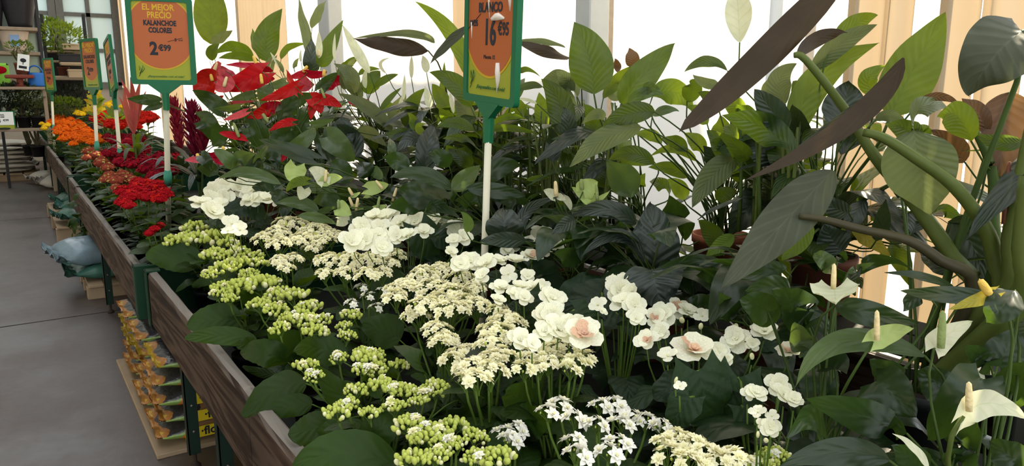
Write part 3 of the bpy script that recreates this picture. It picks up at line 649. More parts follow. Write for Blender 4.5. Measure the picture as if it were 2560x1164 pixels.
def kalanchoe(label, heads, kind, z=.86, nleaf=13, leafr=(.07, .12), group=None, base=None, zoff=0, smesh=True, pz=TRAYZ):
    """heads: (px, py, radius in px [, z]) in photo pixels at height z above the floor"""
    W = []
    for h in heads:
        zz = h[3] if len(h) > 3 else z; d = dz_(h[0], h[1], zz); W.append((P(h[0], h[1], d), h[2] * d / F))
    bx = sum(w[0].x for w in W) / len(W); by = sum(w[0].y for w in W) / len(W)
    if base: bx, by = base
    bx = max(.565, bx)
    r = potted('kalanchoe', label, 'plant', bx, by, group=group, z0=pz)
    crown = Vector((bx, by, pz + .11)); rnd = random.Random(len(label) * 13 + int(bx * 1000))
    for i, (c, rad) in enumerate(W):
        rad = max(rad, .02); top = c - Vector((0, 0, rad * .8))
        st = MB(); k = crown.lerp(top, .5) + Vector((0, 0, .02))
        cr = crown + Vector((rnd.uniform(-.02, .02), rnd.uniform(-.02, .02), 0))
        st.tube([p - cr for p in bez(cr, cr + (k - cr) * .6 + Vector((0, 0, .02)), top + Vector((0, 0, -.04)), top, 5)], [.0035, .0035, .003, .003, .0028, .0026], 5)
        link('flower_stem', st.mesh('flower_stem', M['kal_stem']), cr, r)
        rad *= {'bud': 1.22, 'cream': 1.14, 'white': 1.0}.get(kind, 1.3)
        Rz = Matrix.Rotation(rnd.uniform(0, 6.28), 4, 'Z') @ Matrix.Rotation(rnd.uniform(-.25, .25), 4, 'X') @ Matrix.Scale(rad, 4)
        if kind == 'bud':
            put('bud_cluster', rnd.choice(BUDH), r, c, Rz)['kind'] = 'stuff'
            for q in range(rnd.choice((0, 0, 1, 1, 2))):
                a = rnd.uniform(0, 6.28); p = c + Vector((math.cos(a) * rad * .5, math.sin(a) * rad * .5, rad * .45))
                put('flower', rnd.choice(CREAMF if rnd.random() < .5 else WHITEF), r, p, aim((rnd.uniform(-.4, .4), 1, .1), (-.3 + rnd.uniform(-.4, .4), -.4, 1), .0125))
        elif kind in ('cream', 'white'):
            hd = put('flower_cluster', rnd.choice(STEMF), r, c, Rz)
            fr = .0150 if kind == 'cream' else .0175
            nn = max(3, int((rad / fr) ** 2 * (1.9 if kind == 'cream' else .6))); inv = Rz.inverted()
            for q, p in enumerate(dome_pts(nn, rnd, .5, .07)):
                nrm = Vector((p.x * .9, p.y * .9, .9)) + Vector((rnd.uniform(-.35, .35), rnd.uniform(-.35, .35), 0))
                s_ = fr * rnd.uniform(.85, 1.2)
                wm = Matrix.Translation(p * rad) @ aim(nrm.orthogonal(), nrm, s_)
                o = bpy.data.objects.new('flower', rnd.choice(CREAMF if kind == 'cream' else WHITEF)); C.objects.link(o); o.parent = hd; o.matrix_local = inv @ wm
        else:
            put('flower_head', rnd.choice(HEADS[kind]), r, c, Rz)['kind'] = 'stuff'
    nleaf = int(nleaf * 1.6)
    for i in range(nleaf):
        a = i * 2.4 + rnd.uniform(-.3, .3); L = rnd.uniform(*leafr); tier = (i / max(1, nleaf - 1))
        zz = crown.z + .02 + max(.12, W[0][0].z - crown.z - .12) * tier; e = rnd.uniform(-.15, .25) + .35 * tier
        d = Vector((math.cos(a) * math.cos(e), math.sin(a) * math.cos(e), math.sin(e)))
        p0 = Vector((bx, by, zz)) + Vector((math.cos(a), math.sin(a), 0)) * .025
        put('leaf', rnd.choice(KAL), r, p0, aim(d, (rnd.uniform(-.3, .3), rnd.uniform(-.3, .3), 1), L))
    return r
# ---- begonia
BPET = [unit_leaf('petal', 50 + i, w=1.05, droop=-.06 + .06 * i, fold=4, curl=-.04, wave=.04, nv=6, nu=4).mesh('petal', M['begonia_petal']) for i in range(3)]
BPEACH = [unit_leaf('petal', 60 + i, w=.9, droop=-.1, fold=4, curl=-.08, wave=.05, nv=6, nu=4).mesh('petal', M['begonia_peach']) for i in range(2)]
BCEN = MB().ell((0, 0, .12), (.12, .12, .12), 7, 5).mesh('flower_centre', M['bud_pale'])
BCENP = rosette(99, 'begonia_peach', layers=((5, .42, 40), (4, .30, 66)), kind='petal', w=.8)
BCENC = rosette(98, 'begonia_petal', layers=((5, .50, 36), (5, .36, 60), (3, .22, 78)), kind='petal', w=.8)
BBUD = MB().ell((0, 0, 0), (.8, .45, 1), 8, 6).mesh('bud', M['bud_pale'])
def begonia(label, flowers, z=.95, leaves=(), nleaf=9, base=None, buds=(), pz=TRAYZ):
    """flowers: (px, py, radius px, style) ; style c = cream double, p = peach heart, s = single"""
    W = []
    for h in flowers:
        d = dz_(h[0], h[1], z); W.append((P(h[0], h[1], d), 1.13 * h[2] * d / F, h[3] if len(h) > 3 else 'c'))
    bx = sum(w[0].x for w in W) / len(W); by = sum(w[0].y for w in W) / len(W)
    if base: bx, by = base
    r = potted('begonia', label, 'plant', bx, by, z0=pz); crown = Vector((bx, by, pz + .11))
    rnd = random.Random(int(bx * 1000 + by * 100))
    def stalk(c):
        st = MB(); top = c - Vector((0, 0, .02))
        st.tube([p - crown for p in bez(crown, crown.lerp(top, .3) + Vector((0, 0, .06)), top - Vector((0, 0, .07)), top, 6)], [.004, .0036, .003, .0024, .002, .0018, .0016], 6)
        link('flower_stem', st.mesh('flower_stem', M['kal_stem']), crown, r)
    for c, rad, style in W:
        stalk(c)
        tocam = (CAM - c).normalized()
        face = (tocam * .75 + Vector((0, 0, .75)) + Vector((rnd.uniform(-.55, .55), rnd.uniform(-.55, .55), rnd.uniform(-.2, .3)))).normalized()
        A = aim(face.orthogonal(), face, rad)
        A = A @ Matrix.Rotation(rnd.uniform(0, 6.28), 4, 'Z')
        fl_ = put('flower', BCENP if style == 'p' else (BCENC if style == 'c' else BCEN), r, c, A)
        rings = ((4, 1.0, 10), (4, .78, 34)) if style != 's' else ((4, 1.0, 12),)
        for li, (k, L, el) in enumerate(rings):
            for i in range(k):
                a = 2 * PI * (i + .5 * li) / k + rnd.uniform(-.15, .15); e = math.radians(el + rnd.uniform(-8, 10))
                dv = Vector((math.cos(a) * math.cos(e), math.sin(a) * math.cos(e), math.sin(e))); nv_ = Vector((-math.cos(a) * math.sin(e), -math.sin(a) * math.sin(e), math.cos(e)))
                o = bpy.data.objects.new('petal', rnd.choice(BPEACH if (style == 'p' and li == 1 and rnd.random() < .35) else BPET)); C.objects.link(o); o.parent = fl_
                o.matrix_local = Matrix.Translation(dv * .05) @ aim(dv, nv_, L * rnd.uniform(.88, 1.08))
    for h in buds:
        d = dz_(h[0], h[1], z); c = P(h[0], h[1], d); stalk(c)
        put('bud', BBUD, r, c, Matrix.Rotation(rnd.uniform(0, 3), 4, 'Z') @ Matrix.Rotation(rnd.uniform(-.5, .5), 4, 'X') @ Matrix.Scale(h[2] * d / F, 4))
    for (px, py, sz, ang) in leaves:           # leaves the photo shows clearly
        d = dz_(px, py, z - .06); c = P(px, py, d); s_ = sz * d / F; a = math.radians(ang)
        dv = (RT * math.cos(a) + UP * math.sin(a) * .6 - Vector((0, 0, .25))).normalized()
        up_v = ((CAM - c).normalized() * .7 + Vector((0, 0, .8)))
        p0 = c - dv * s_ * .5
        o = put('leaf', rnd.choice(BEG), r, p0, aim(dv, up_v, s_))
        st = MB(); st.tube([p - crown for p in bez(crown, crown.lerp(p0, .4) + Vector((0, 0, .05)), p0 - dv * .03, p0, 5)], .003, 5); link('petiole', st.mesh('petiole', M['kal_stem']), crown, r)
    nleaf = nleaf * 2
    for i in range(nleaf):
        a = i * 2.4 + rnd.uniform(-.3, .3); L = rnd.uniform(.08, .13); tier = i / nleaf
        e = rnd.uniform(-.3, .2); d_ = Vector((math.cos(a) * math.cos(e), math.sin(a) * math.cos(e), math.sin(e)))
        p0 = Vector((bx, by, crown.z + .05 + (z - crown.z - .13) * tier)) + Vector((math.cos(a), math.sin(a), 0)) * rnd.uniform(.02, .10)
        put('leaf', rnd.choice(BEG), r, p0, aim(d_, (rnd.uniform(-.2, .2), rnd.uniform(-.2, .2), 1), L))
    return r
# ---- big-leaved plants: leaves given by three photo points (base, middle, tip)
ZONE = [0, 0, 1.0]
def zone(x, y, s): ZONE[:] = [x, y, s]
def zp(p): return (ZONE[0] + p[0] / ZONE[2], ZONE[1] + p[1] / ZONE[2])
PLANTS = {}
NL = [0]
def nearest(grp, w):
    return min(PLANTS[grp], key=lambda q: abs(q['y'] - w.y) + .35 * abs(q['x'] - w.x))
def petiole(plant, w, mat, rad, name='petiole', bow=.15, tip_dir=None, r1=None):
    c0 = plant['crown']; c = c0 + Vector((random.Random(NL[0]).uniform(-.03, .03), random.Random(NL[0] + 5).uniform(-.03, .03), 0))
    L = (w - c).length
    a1 = c + Vector((0, 0, L * .4)) + (w - c) * .1
    a2 = w - (tip_dir * L * .3 if tip_dir is not None else Vector((0, 0, L * .25)))
    pts = bez(c, a1, a2, w, 7)
    link(name, MB().tube([p - c for p in pts], [rad * (1 - .4 * i / 7) for i in range(8)], 6).mesh(name, M[mat]), c, plant['root'])
def L(grp, mat, pts, w, roll=0, x=None, d=None, dd=None, under=False, kind='lance', fold=20, curl=.10, wave=.045, pleat=0, npl=7, pet='petiole', prad=.0035, tone=None, cup=0, twist=0, name='leaf', nv=16, plant=None):
    NL[0] += 1; rnd = random.Random(NL[0] * 7 + 3)
    q = [zp(p) for p in pts]; wpx = w / ZONE[2]
    x = x if x is not None else DEFX.get(grp, 1.0) + rnd.uniform(-.10, .10)
    d0 = d if d is not None else dx_(q[0][0], q[0][1], x)
    if dd is None: dd = (rnd.uniform(-.06, .06), rnd.uniform(-.12, .08))
    B, Mi, T = P(q[0][0], q[0][1], d0), P(q[1][0], q[1][1], d0 + dd[0]), P(q[2][0], q[2][1], d0 + dd[1])
    tg = (T - B).normalized(); view = (CAM - Mi).normalized()
    n0 = (view - tg * tg.dot(view)).normalized()
    if under: n0 = -n0
    n0 = Matrix.Rotation(math.radians(roll), 3, tg) @ n0
    wm = wpx * (d0 + dd[0]) / F / max(.4, abs(math.cos(math.radians(roll))))
    pl = plant or nearest(grp, B)
    twist = twist or rnd.uniform(-28, 28)
    g = leaf_geo(B, Mi, T, wm, n0, kind, fold, curl, wave, NL[0], nv if not pleat else 34, 8 if not pleat else 12, pleat, npl, cup, twist)
    o = link(name, g.mesh(name, M[mat]), B, pl['root'])
    if pet: petiole(pl, B, pet, prad, tip_dir=((Mi - B).normalized() * .6 + Vector((0, 0, .4))))
    return o
def spathe(grp, mat, pts, w, spadix, roll=0, x=None, d=None, dd=(0, 0), under=False, sp='spadix_yellow', kind='heart', stem='petiole', srad=.0035, cup=.05, fold=6, plant=None, swid=None, curl=.02):
    o = L(grp, mat, pts, w, roll, x, d, dd, under, kind, fold, curl, .05, pet=stem, prad=srad, cup=cup, name='spathe', plant=plant)
    if spadix:
        a, b_ = zp(spadix[:2]), zp(spadix[2:]); q = zp(pts[0]); pl = WLOC[o.name]
        d0 = (pl - CAM).dot(FW)
        A, Bp = P(a[0], a[1], d0 - .006), P(b_[0], b_[1], d0 - .012)
        rr = (swid or 9) / 2 * d0 / F
        link('spadix', MB().tube([p - A for p in [A, A.lerp(Bp, .3), A.lerp(Bp, .7), A.lerp(Bp, .93), Bp]], [rr * .9, rr, rr * .9, rr * .7, rr * .2], 8).mesh('spadix', M[sp]), A, o)
    return o
def plantbase(grp, name, label, cat, x, y, h, pm='pot_black', group=None):
    r = potted(name, label, cat, x, y, TRAYZ + h, True, pm, group)
    p = dict(root=r, x=x, y=y, crown=Vector((x, y, TRAYZ + h + .15))); PLANTS.setdefault(grp, []).append(p); return p
# ================================================================== FRONT ROWS: KALANCHOES AND BEGONIAS
ZB = .83
KB = [
 ('white kalanchoe in tight green bud at the far left corner of the nearest bench', [(440, 603, 26), (485, 570, 26), (492, 600, 30), (540, 598, 34), (470, 590, 20), (535, 636, 26), (572, 612, 24), (565, 640, 20)]),
 ('budding white kalanchoe second from the green metal corner along the board', [(600, 635, 26), (622, 688, 22), (562, 672, 30), (595, 662, 30), (648, 658, 22), (525, 686, 18), (640, 640, 18)]),
 ('budding white kalanchoe behind the two large leaves overhanging the board', [(560, 722, 26), (600, 722, 32), (650, 714, 36), (690, 735, 26), (575, 748, 18), (545, 735, 18), (680, 705, 20)]),
 ('budding white kalanchoe with a few open florets in the middle of the front row', [(648, 762, 24), (690, 775, 26), (735, 742, 32), (770, 770, 28), (700, 822, 22), (750, 800, 32), (790, 832, 28), (805, 800, 22), (720, 795, 20), (770, 800, 24), (878, 790, 24), (868, 840, 20), (860, 815, 16)]),
 ('budding white kalanchoe with one wide open floret near the middle of the board', [(765, 915, 26), (848, 895, 20), (920, 898, 34), (940, 926, 26), (905, 925, 22), (785, 940, 16), (998, 915, 22), (940, 885, 20), (905, 880, 16)]),
 ('budding white kalanchoe with a low spreading row of buds close to the board', [(890, 978, 26), (958, 968, 32), (1008, 978, 30), (1092, 972, 30), (845, 1030, 30), (925, 1032, 24), (985, 1018, 26), (1045, 1005, 20), (985, 975, 26), (1060, 985, 18), (870, 1010, 18)]),
 ('nearest budding white kalanchoe at the bottom edge of the picture', [(1020, 1062, 34), (1075, 1088, 38), (1130, 1066, 34), (1190, 1092, 28), (1035, 1150, 38), (1092, 1142, 28), (1140, 1112, 24), (1240, 1146, 40), (1190, 1145, 30), (1045, 1095, 24), (1105, 1105, 26)]),
]
for lb, hd in KB: kalanchoe(lb, hd, 'bud', ZB, nleaf=15, group='budding white kalanchoes')
KC = [
 ('cream kalanchoe in full flower behind the leftmost budding kalanchoes', [(690, 588, 34), (740, 568, 38), (790, 582, 40), (700, 612, 32), (762, 604, 40), (832, 590, 26), (715, 560, 30), (810, 605, 28), (660, 600, 26)], .88),
 ('small cream kalanchoe between the buds and the first cream clump', [(700, 655, 26), (730, 650, 24), (780, 622, 24), (715, 672, 20)], .86),
 ('cream kalanchoe below the middle begonia, its stems bare at the front', [(822, 655, 36), (872, 655, 40), (930, 655, 38), (985, 640, 28), (812, 686, 22), (865, 685, 28), (920, 688, 30), (955, 685, 26), (975, 660, 22)], .88),
 ('cream kalanchoe with the widest flower cluster in the centre of the bench', [(1010, 722, 38), (1060, 690, 38), (1110, 682, 38), (1150, 700, 38), (1075, 725, 42), (1130, 740, 46), (1182, 722, 32), (1060, 768, 40), (1130, 778, 46), (1190, 768, 36), (990, 745, 30), (1100, 755, 36), (1160, 760, 36)], .90),
 ('cream kalanchoe leaning forward below the widest cream cluster', [(1040, 792, 32), (1090, 828, 36), (1112, 852, 32), (1150, 892, 34), (1130, 905, 30), (1100, 860, 24), (1170, 880, 24)], .87),
 ('tall cream kalanchoe with opened starry florets left of the large begonia blooms', [(1262, 808, 42), (1235, 832, 40), (1222, 862, 36), (1182, 922, 38), (1222, 932, 40), (1290, 850, 30), (1190, 952, 32), (1240, 780, 28), (1250, 890, 32), (1165, 950, 26), (1230, 900, 34)], .92),
 ('cream kalanchoe tucked right under the large begonia blooms', [(1340, 888, 34), (1372, 902, 34), (1402, 872, 38), (1440, 910, 30), (1312, 922, 28), (1462, 896, 24), (1380, 880, 30), (1345, 920, 26), (1425, 925, 22)], .92),
 ('cream kalanchoe at the bottom edge right of the sparse white one', [(1690, 1100, 34), (1722, 1112, 38), (1762, 1138, 40), (1672, 1140, 36), (1830, 1152, 44), (1720, 1155, 36), (1790, 1155, 34), (1660, 1110, 22)], .88),
]
for lb, hd, z in KC: kalanchoe(lb, hd, 'cream', z, nleaf=12, group='cream double kalanchoes')
kalanchoe('sparse white kalanchoe with single starry florets in the bottom foreground', [(1368, 1032, 26), (1400, 1015, 20), (1436, 1048, 20), (1500, 1015, 26), (1535, 1012, 24), (1492, 1062, 24), (1550, 1060, 26), (1582, 1046, 22), (1545, 1108, 24), (1520, 1130, 22), (1442, 1138, 24), (1655, 1070, 22), (1615, 1055, 18), (1435, 1110, 14)], 'white', .88, nleaf=12)
kalanchoe('tiny white kalanchoe with brown spent stems between bud and cream rows', [(880, 760, 14), (922, 742, 16), (905, 720, 12), (958, 728, 14), (940, 770, 12)], 'white', .84, nleaf=9)
kalanchoe('single opened white floret kalanchoe beside the nearest buds', [(1262, 1082, 20), (1290, 1075, 14), (1275, 1100, 12)], 'white', .82, nleaf=8)
kalanchoe('little green-bud kalanchoe at the bottom edge before the anthurium leaves', [(1915, 1150, 20), (1940, 1140, 16), (1900, 1165, 16)], 'bud', .86, nleaf=6)
# leaves of the front row lying over the board (photo points)
DEFX = dict(K=.6, S=1.80, A=1.30, Q=1.55)
PLANTS['K'] = []
for o in list(C.objects):
    if o.name.startswith('kalanchoe') and o.parent is None: w = WLOC[o.name]; PLANTS['K'].append(dict(root=o, x=w.x, y=w.y, crown=w + Vector((0, 0, .12))))
zone(0, 0, 1)
def KL(a, m_, t, w, z=.74, **kw):
    L('K', 'kal', [a, m_, t], w, d=dz_(a[0], a[1], z), kind='oval', pet='kal_stem', prad=.003, fold=6, curl=.08, nv=24, **kw)
KL((505, 655), (430, 640), (364, 640), 78, dd=(-.02, -.05)); KL((600, 640), (545, 650), (490, 655), 60, z=.72)
KL((602, 800), (535, 800), (468, 815), 88, dd=(-.03, -.06)); KL((640, 850), (550, 838), (462, 845), 50, dd=(-.04, -.08)); KL((590, 700), (540, 690), (480, 715), 45, z=.70, roll=40)
KL((640, 858), (615, 860), (590, 858), 38, dd=(-.03, -.05)); KL((720, 905), (660, 880), (600, 880), 75, z=.72); KL((690, 935), (650, 930), (606, 915), 26, z=.70)
KL((765, 958), (690, 975), (606, 1040), 84, dd=(-.04, -.07), roll=20); KL((780, 1010), (720, 1015), (650, 1040), 60, z=.71)
KL((840, 1045), (775, 1075), (722, 1078), 88, dd=(-.03, -.05)); KL((880, 1060), (830, 1095), (800, 1120), 92, z=.73); KL((990, 1165), (860, 1130), (735, 1168), 120, dd=(-.03, -.05))
KL((1062, 935), (1030, 882), (985, 864), 44, z=.82, roll=30); KL((1000, 850), (960, 825), (905, 815), 95, z=.78); KL((1340, 1030), (1300, 995), (1262, 985), 110, z=.80); KL((1300, 1070), (1330, 1050), (1370, 1035), 100, z=.80)
KL((860, 905), (800, 870), (740, 880), 80, z=.77); KL((900, 1010), (850, 985), (790, 915), 70, z=.75); KL((1010, 960), (960, 935), (905, 945), 60, z=.78); KL((700, 800), (650, 760), (600, 730), 60, z=.72); KL((770, 860), (730, 860), (670, 830), 80, z=.75)
KL((900, 1120), (960, 1060), (1000, 1010), 90, z=.74); KL((1150, 1000), (1170, 1030), (1140, 1075), 90, z=.76); KL((940, 745), (970, 700), (1010, 690), 60, z=.78); KL((620, 770), (590, 745), (560, 760), 50, z=.70)
# ---- begonias
begonia('white begonia at the far left of the nearest bench beside the cream pole', [(505, 510, 28), (535, 480, 26), (560, 470, 24), (528, 500, 26), (530, 530, 30), (560, 495, 24), (600, 470, 24), (630, 480, 26), (640, 462, 26), (660, 455, 20), (670, 500, 28), (625, 500, 22), (700, 505, 16), (580, 560, 22, 's'), (600, 575, 18, 's'), (570, 578, 18, 's'), (615, 455, 20), (645, 500, 22), (545, 515, 24), (690, 485, 20)], .98, leaves=[(590, 520, 60, 20), (560, 550, 50, 200), (640, 530, 60, -20)], nleaf=10)
begonia('white begonia in the middle of the bench behind the cream kalanchoes', [(905, 570, 28), (935, 545, 28), (965, 545, 28), (1000, 560, 26), (1030, 520, 22), (1050, 505, 20), (1040, 555, 28), (1075, 550, 26), (1110, 560, 24), (1140, 570, 22), (1160, 595, 22), (1135, 600, 18), (990, 590, 24), (1020, 590, 24), (880, 605, 30), (915, 600, 28), (945, 590, 26), (955, 620, 24), (1060, 580, 22), (1128, 630, 16), (985, 530, 20), (950, 570, 24)], .98, leaves=[(1065, 610, 95, -70), (1090, 530, 70, 20), (1120, 610, 60, -40), (975, 585, 30, 10)], nleaf=10)
begonia('white begonia left of the dark pleated leaves with a peach-tinted heart', [(1290, 612, 22, 'p'), (1265, 620, 20), (1325, 610, 24), (1350, 590, 28), (1370, 605, 26), (1390, 610, 22), (1330, 645, 28, 'p'), (1290, 655, 28), (1240, 655, 28), (1215, 660, 28), (1175, 655, 28), (1150, 660, 24), (1270, 685, 22, 's'), (1320, 690, 18), (1205, 690, 20), (1360, 620, 22)], .97, leaves=[(1370, 690, 100, -10), (1230, 700, 50, 200), (1300, 700, 60, 0)], nleaf=8)
begonia('white begonia with the largest blooms in the centre right of the bench', [(1380, 750, 34), (1378, 790, 36), (1395, 825, 38), (1460, 838, 46, 'p'), (1425, 820, 36), (1360, 830, 28), (1250, 720, 24), (1245, 750, 20), (1300, 720, 26), (1330, 720, 24), (1350, 720, 24), (1310, 745, 22), (1290, 735, 22), (1355, 790, 26), (1300, 850, 30), (1330, 860, 22)], .98, leaves=[(1475, 720, 110, 60), (1455, 755, 110, 200), (1340, 790, 100, -110), (1470, 795, 80, -30), (1280, 770, 40, 180)], nleaf=9)
begonia('white begonia beside the blue-grey folded leaf, its blooms in one upright bunch', [(1548, 728, 32), (1560, 755, 32), (1585, 765, 28), (1590, 795, 22), (1560, 700, 20), (1495, 762, 22, 's'), (1505, 778, 12), (1575, 735, 26), (1600, 780, 16), (1530, 700, 14)], .98, leaves=[(1500, 790, 80, 180), (1540, 790, 60, -20)], nleaf=6, buds=[(1530, 690, 8), (1570, 690, 7)])
begonia('white begonia with a peach-hearted bloom on the dark right side of the bench', [(1735, 880, 56, 'p'), (1660, 785, 30), (1640, 795, 24, 'p'), (1690, 770, 26, 'p'), (1720, 780, 26), (1755, 790, 20, 's'), (1618, 850, 28, 'p'), (1670, 890, 24, 's'), (1795, 880, 26), (1650, 830, 24), (1700, 965, 14, 's'), (1840, 850, 34), (1910, 830, 34), (1972, 880, 30, 'p'), (1880, 860, 18), (1815, 900, 18)], .96, leaves=[(1670, 970, 90, 200), (1830, 910, 110, 10), (1760, 1000, 150, -80), (1800, 960, 120, -40), (1690, 800, 40, 0), (1930, 860, 60, 10), (1700, 1030, 90, -120)], nleaf=10, buds=[(1705, 800, 9), (1752, 815, 9), (1840, 815, 8), (1880, 890, 9), (1690, 950, 10)])
begonia('low white begonia with drooping blooms at the bottom right', [(1890, 985, 26), (1945, 965, 30), (1960, 990, 30), (1985, 1000, 22), (1895, 1030, 20, 's'), (1925, 1070, 24), (1905, 1060, 14, 's'), (1930, 1040, 16, 's'), (1870, 985, 18, 's')], .95, leaves=[(1830, 1010, 140, -100), (1990, 970, 60, -40), (1880, 1050, 90, -60)], nleaf=8, buds=[(1915, 1100, 8), (1895, 1085, 9)])
# ================================================================== COLOURED KALANCHOES OF THE FARTHER BENCHES
KR = [
 ('bright red kalanchoe nearest the cream pole on the second bench', 'red', [(340, 478, 22), (362, 466, 22), (395, 472, 24), (325, 494, 20), (370, 492, 22), (306, 506, 16), (395, 495, 20), (345, 460, 18), (310, 480, 18), (410, 485, 18), (322, 515, 14)], .93),
 ('small red kalanchoe low beside the foot of the cream pole', 'red', [(385, 575, 12), (400, 565, 10), (372, 585, 9)], .84),
 ('crimson kalanchoe with a domed head left of the pole collar', 'crimson', [(305, 408, 20), (330, 412, 18), (345, 395, 18), (285, 395, 16), (360, 410, 18)], .94),
 ('crimson kalanchoe directly behind the pole collar', 'crimson', [(380, 412, 22), (402, 398, 20), (425, 402, 20), (440, 415, 18), (400, 430, 20), (365, 425, 18), (425, 430, 18), (440, 395, 14), (385, 440, 16)], .95),
 ('crimson kalanchoe behind the domed crimson head', 'crimson', [(290, 378, 16), (310, 372, 18), (335, 378, 18), (270, 385, 14), (355, 375, 18), (318, 390, 16)], .98),
 ('crimson kalanchoe below the scarlet flowers', 'crimson', [(285, 352, 14), (305, 348, 16), (330, 350, 16), (350, 350, 14), (270, 345, 12), (345, 365, 14), (320, 360, 14)], 1.02),
 ('rust-coloured kalanchoe half faded to olive on the aisle side', 'rust', [(240, 392, 16), (222, 380, 14), (255, 410, 18), (265, 398, 16), (215, 395, 10), (240, 378, 14), (270, 420, 14)], .92),
 ('rust and olive kalanchoe in front of the bright red one', 'rust', [(290, 452, 18), (318, 448, 18), (275, 440, 14), (305, 438, 16), (335, 452, 14), (262, 450, 12), (290, 470, 12)], .90),
 ('scarlet kalanchoe behind the orange row near the second sign pole', 'scarlet', [(250, 292, 18), (275, 290, 18), (262, 306, 18), (290, 300, 18), (305, 308, 16), (240, 300, 12), (280, 312, 16), (300, 318, 14)], 1.14),
 ('scarlet kalanchoe right of the pink bracts', 'scarlet', [(352, 290, 14), (368, 290, 16), (384, 294, 12), (350, 305, 12), (370, 300, 14), (345, 318, 10)], 1.2),
 ('orange kalanchoe nearest the camera in the orange row', 'orange', [(205, 350, 14), (222, 342, 15), (240, 346, 14), (190, 345, 13), (252, 352, 12), (230, 357, 12), (212, 335, 13), (183, 360, 9)], .95),
 ('orange kalanchoe second in the orange row', 'orange', [(170, 338, 14), (185, 328, 14), (200, 322, 14), (215, 328, 13), (160, 348, 12), (178, 345, 12), (195, 335, 13)], .97),
 ('orange kalanchoe in the middle of the orange row', 'orange', [(150, 322, 13), (165, 314, 13), (180, 312, 13), (195, 310, 12), (145, 332, 10), (165, 325, 12), (205, 316, 10)], .99),
 ('orange kalanchoe at the far end of the orange row', 'orange', [(135, 300, 12), (150, 296, 12), (165, 300, 12), (178, 303, 11), (128, 308, 10), (145, 308, 12), (160, 308, 12), (140, 290, 9)], 1.03),
 ('yellow kalanchoe behind the orange row', 'yellow', [(188, 278, 9), (200, 272, 10), (212, 278, 10), (195, 284, 9), (205, 286, 8)], 1.14),
 ('yellow kalanchoe at the head of the orange row by the thin pole', 'yellow', [(140, 278, 7), (150, 282, 7), (132, 282, 6)], 1.10),
 ('small yellow kalanchoe on the aisle side of the far board', 'yellow', [(105, 310, 6), (115, 315, 7), (110, 322, 7), (120, 312, 6)], 1.02),
 ('yellow kalanchoe beside the leaning price sign', 'yellow', [(270, 262, 8), (280, 258, 8), (275, 268, 7), (305, 268, 7), (312, 274, 6)], 1.28),
]
for lb, k, hd, z in KR: kalanchoe(lb, hd, k, z, nleaf=14, leafr=(.09, .15), group='coloured kalanchoes')
# leafy young kalanchoes without flowers filling the aisle side
for i, (y, x) in enumerate([(3.95, .62), (4.35, .60), (4.75, .62), (5.2, .60), (5.7, .62), (6.2, .6), (6.8, .62), (7.4, .6), (8.4, .62), (9.2, .62), (10.2, .64), (4.2, .86), (4.9, .9), (5.6, .9)]):
    r = potted('kalanchoe', ['leafy kalanchoe without flowers, number %s from the green corner along the second bench board' % w for w in ('one', 'two', 'three', 'four', 'five', 'six', 'seven', 'eight')][i] if i < 8 else ['leafy kalanchoe without flowers at the start of the third bench', 'leafy kalanchoe without flowers under the orange row', 'leafy kalanchoe without flowers below the far orange heads', 'leafy kalanchoe without flowers behind the first red heads', 'leafy kalanchoe without flowers behind the pole foot', 'leafy kalanchoe without flowers behind the crimson dome'][i - 8], 'plant', x, y, group='leafy kalanchoes along the second board')
    rnd = random.Random(i)
    for k in range(18):
        a = k * 2.4; e = rnd.uniform(-.1, .5); Ln = rnd.uniform(.09, .15); d = Vector((math.cos(a) * math.cos(e), math.sin(a) * math.cos(e), math.sin(e)))
        put('leaf', rnd.choice(KAL), r, Vector((x, y, .62 + .012 * k)) + Vector((math.cos(a), math.sin(a), 0)) * .02, aim(d, (rnd.uniform(-.3, .3), rnd.uniform(-.3, .3), 1), Ln))
# ================================================================== TALL PLANTS AT THE BACK
DEFX.update(S=1.84, A=1.45, Q=1.5)
for y, lb, pm in ((.50, 'peace lily at the right edge of the bench beyond the arrow-leaved plant', 'pot_black'), (1.24, 'peace lily with bright backlit leaves behind the arrow-leaved plant', 'pot_brown'), (1.62, 'peace lily right of the tall grey post, its stalks behind the folded blue-grey leaf', 'pot_terra'), (2.02, 'peace lily with the wide pointed leaf in front of the grey post', 'pot_black'), (2.42, 'peace lily just right of the BLANCO price sign', 'pot_brown'), (2.95, 'peace lily directly behind the BLANCO price sign', 'pot_brown'), (3.42, 'peace lily left of the BLANCO sign with a long arching leaf', 'pot_black'), (4.35, 'peace lily with thin white buds left of the long arching leaf', 'pot_black'), (5.3, 'peace lily with grey-green leaves above the red anthuriums', 'pot_black'), (6.6, 'peace lily with one broad upright leaf behind the red anthuriums', 'pot_black'), (7.75, 'peace lily with a banana-like leaf right of the KALANCHOE sign', 'pot_black')):
    plantbase('S', 'peace_lily', lb, 'plant', 1.94, y, .36, pm, 'peace lilies in the back row')
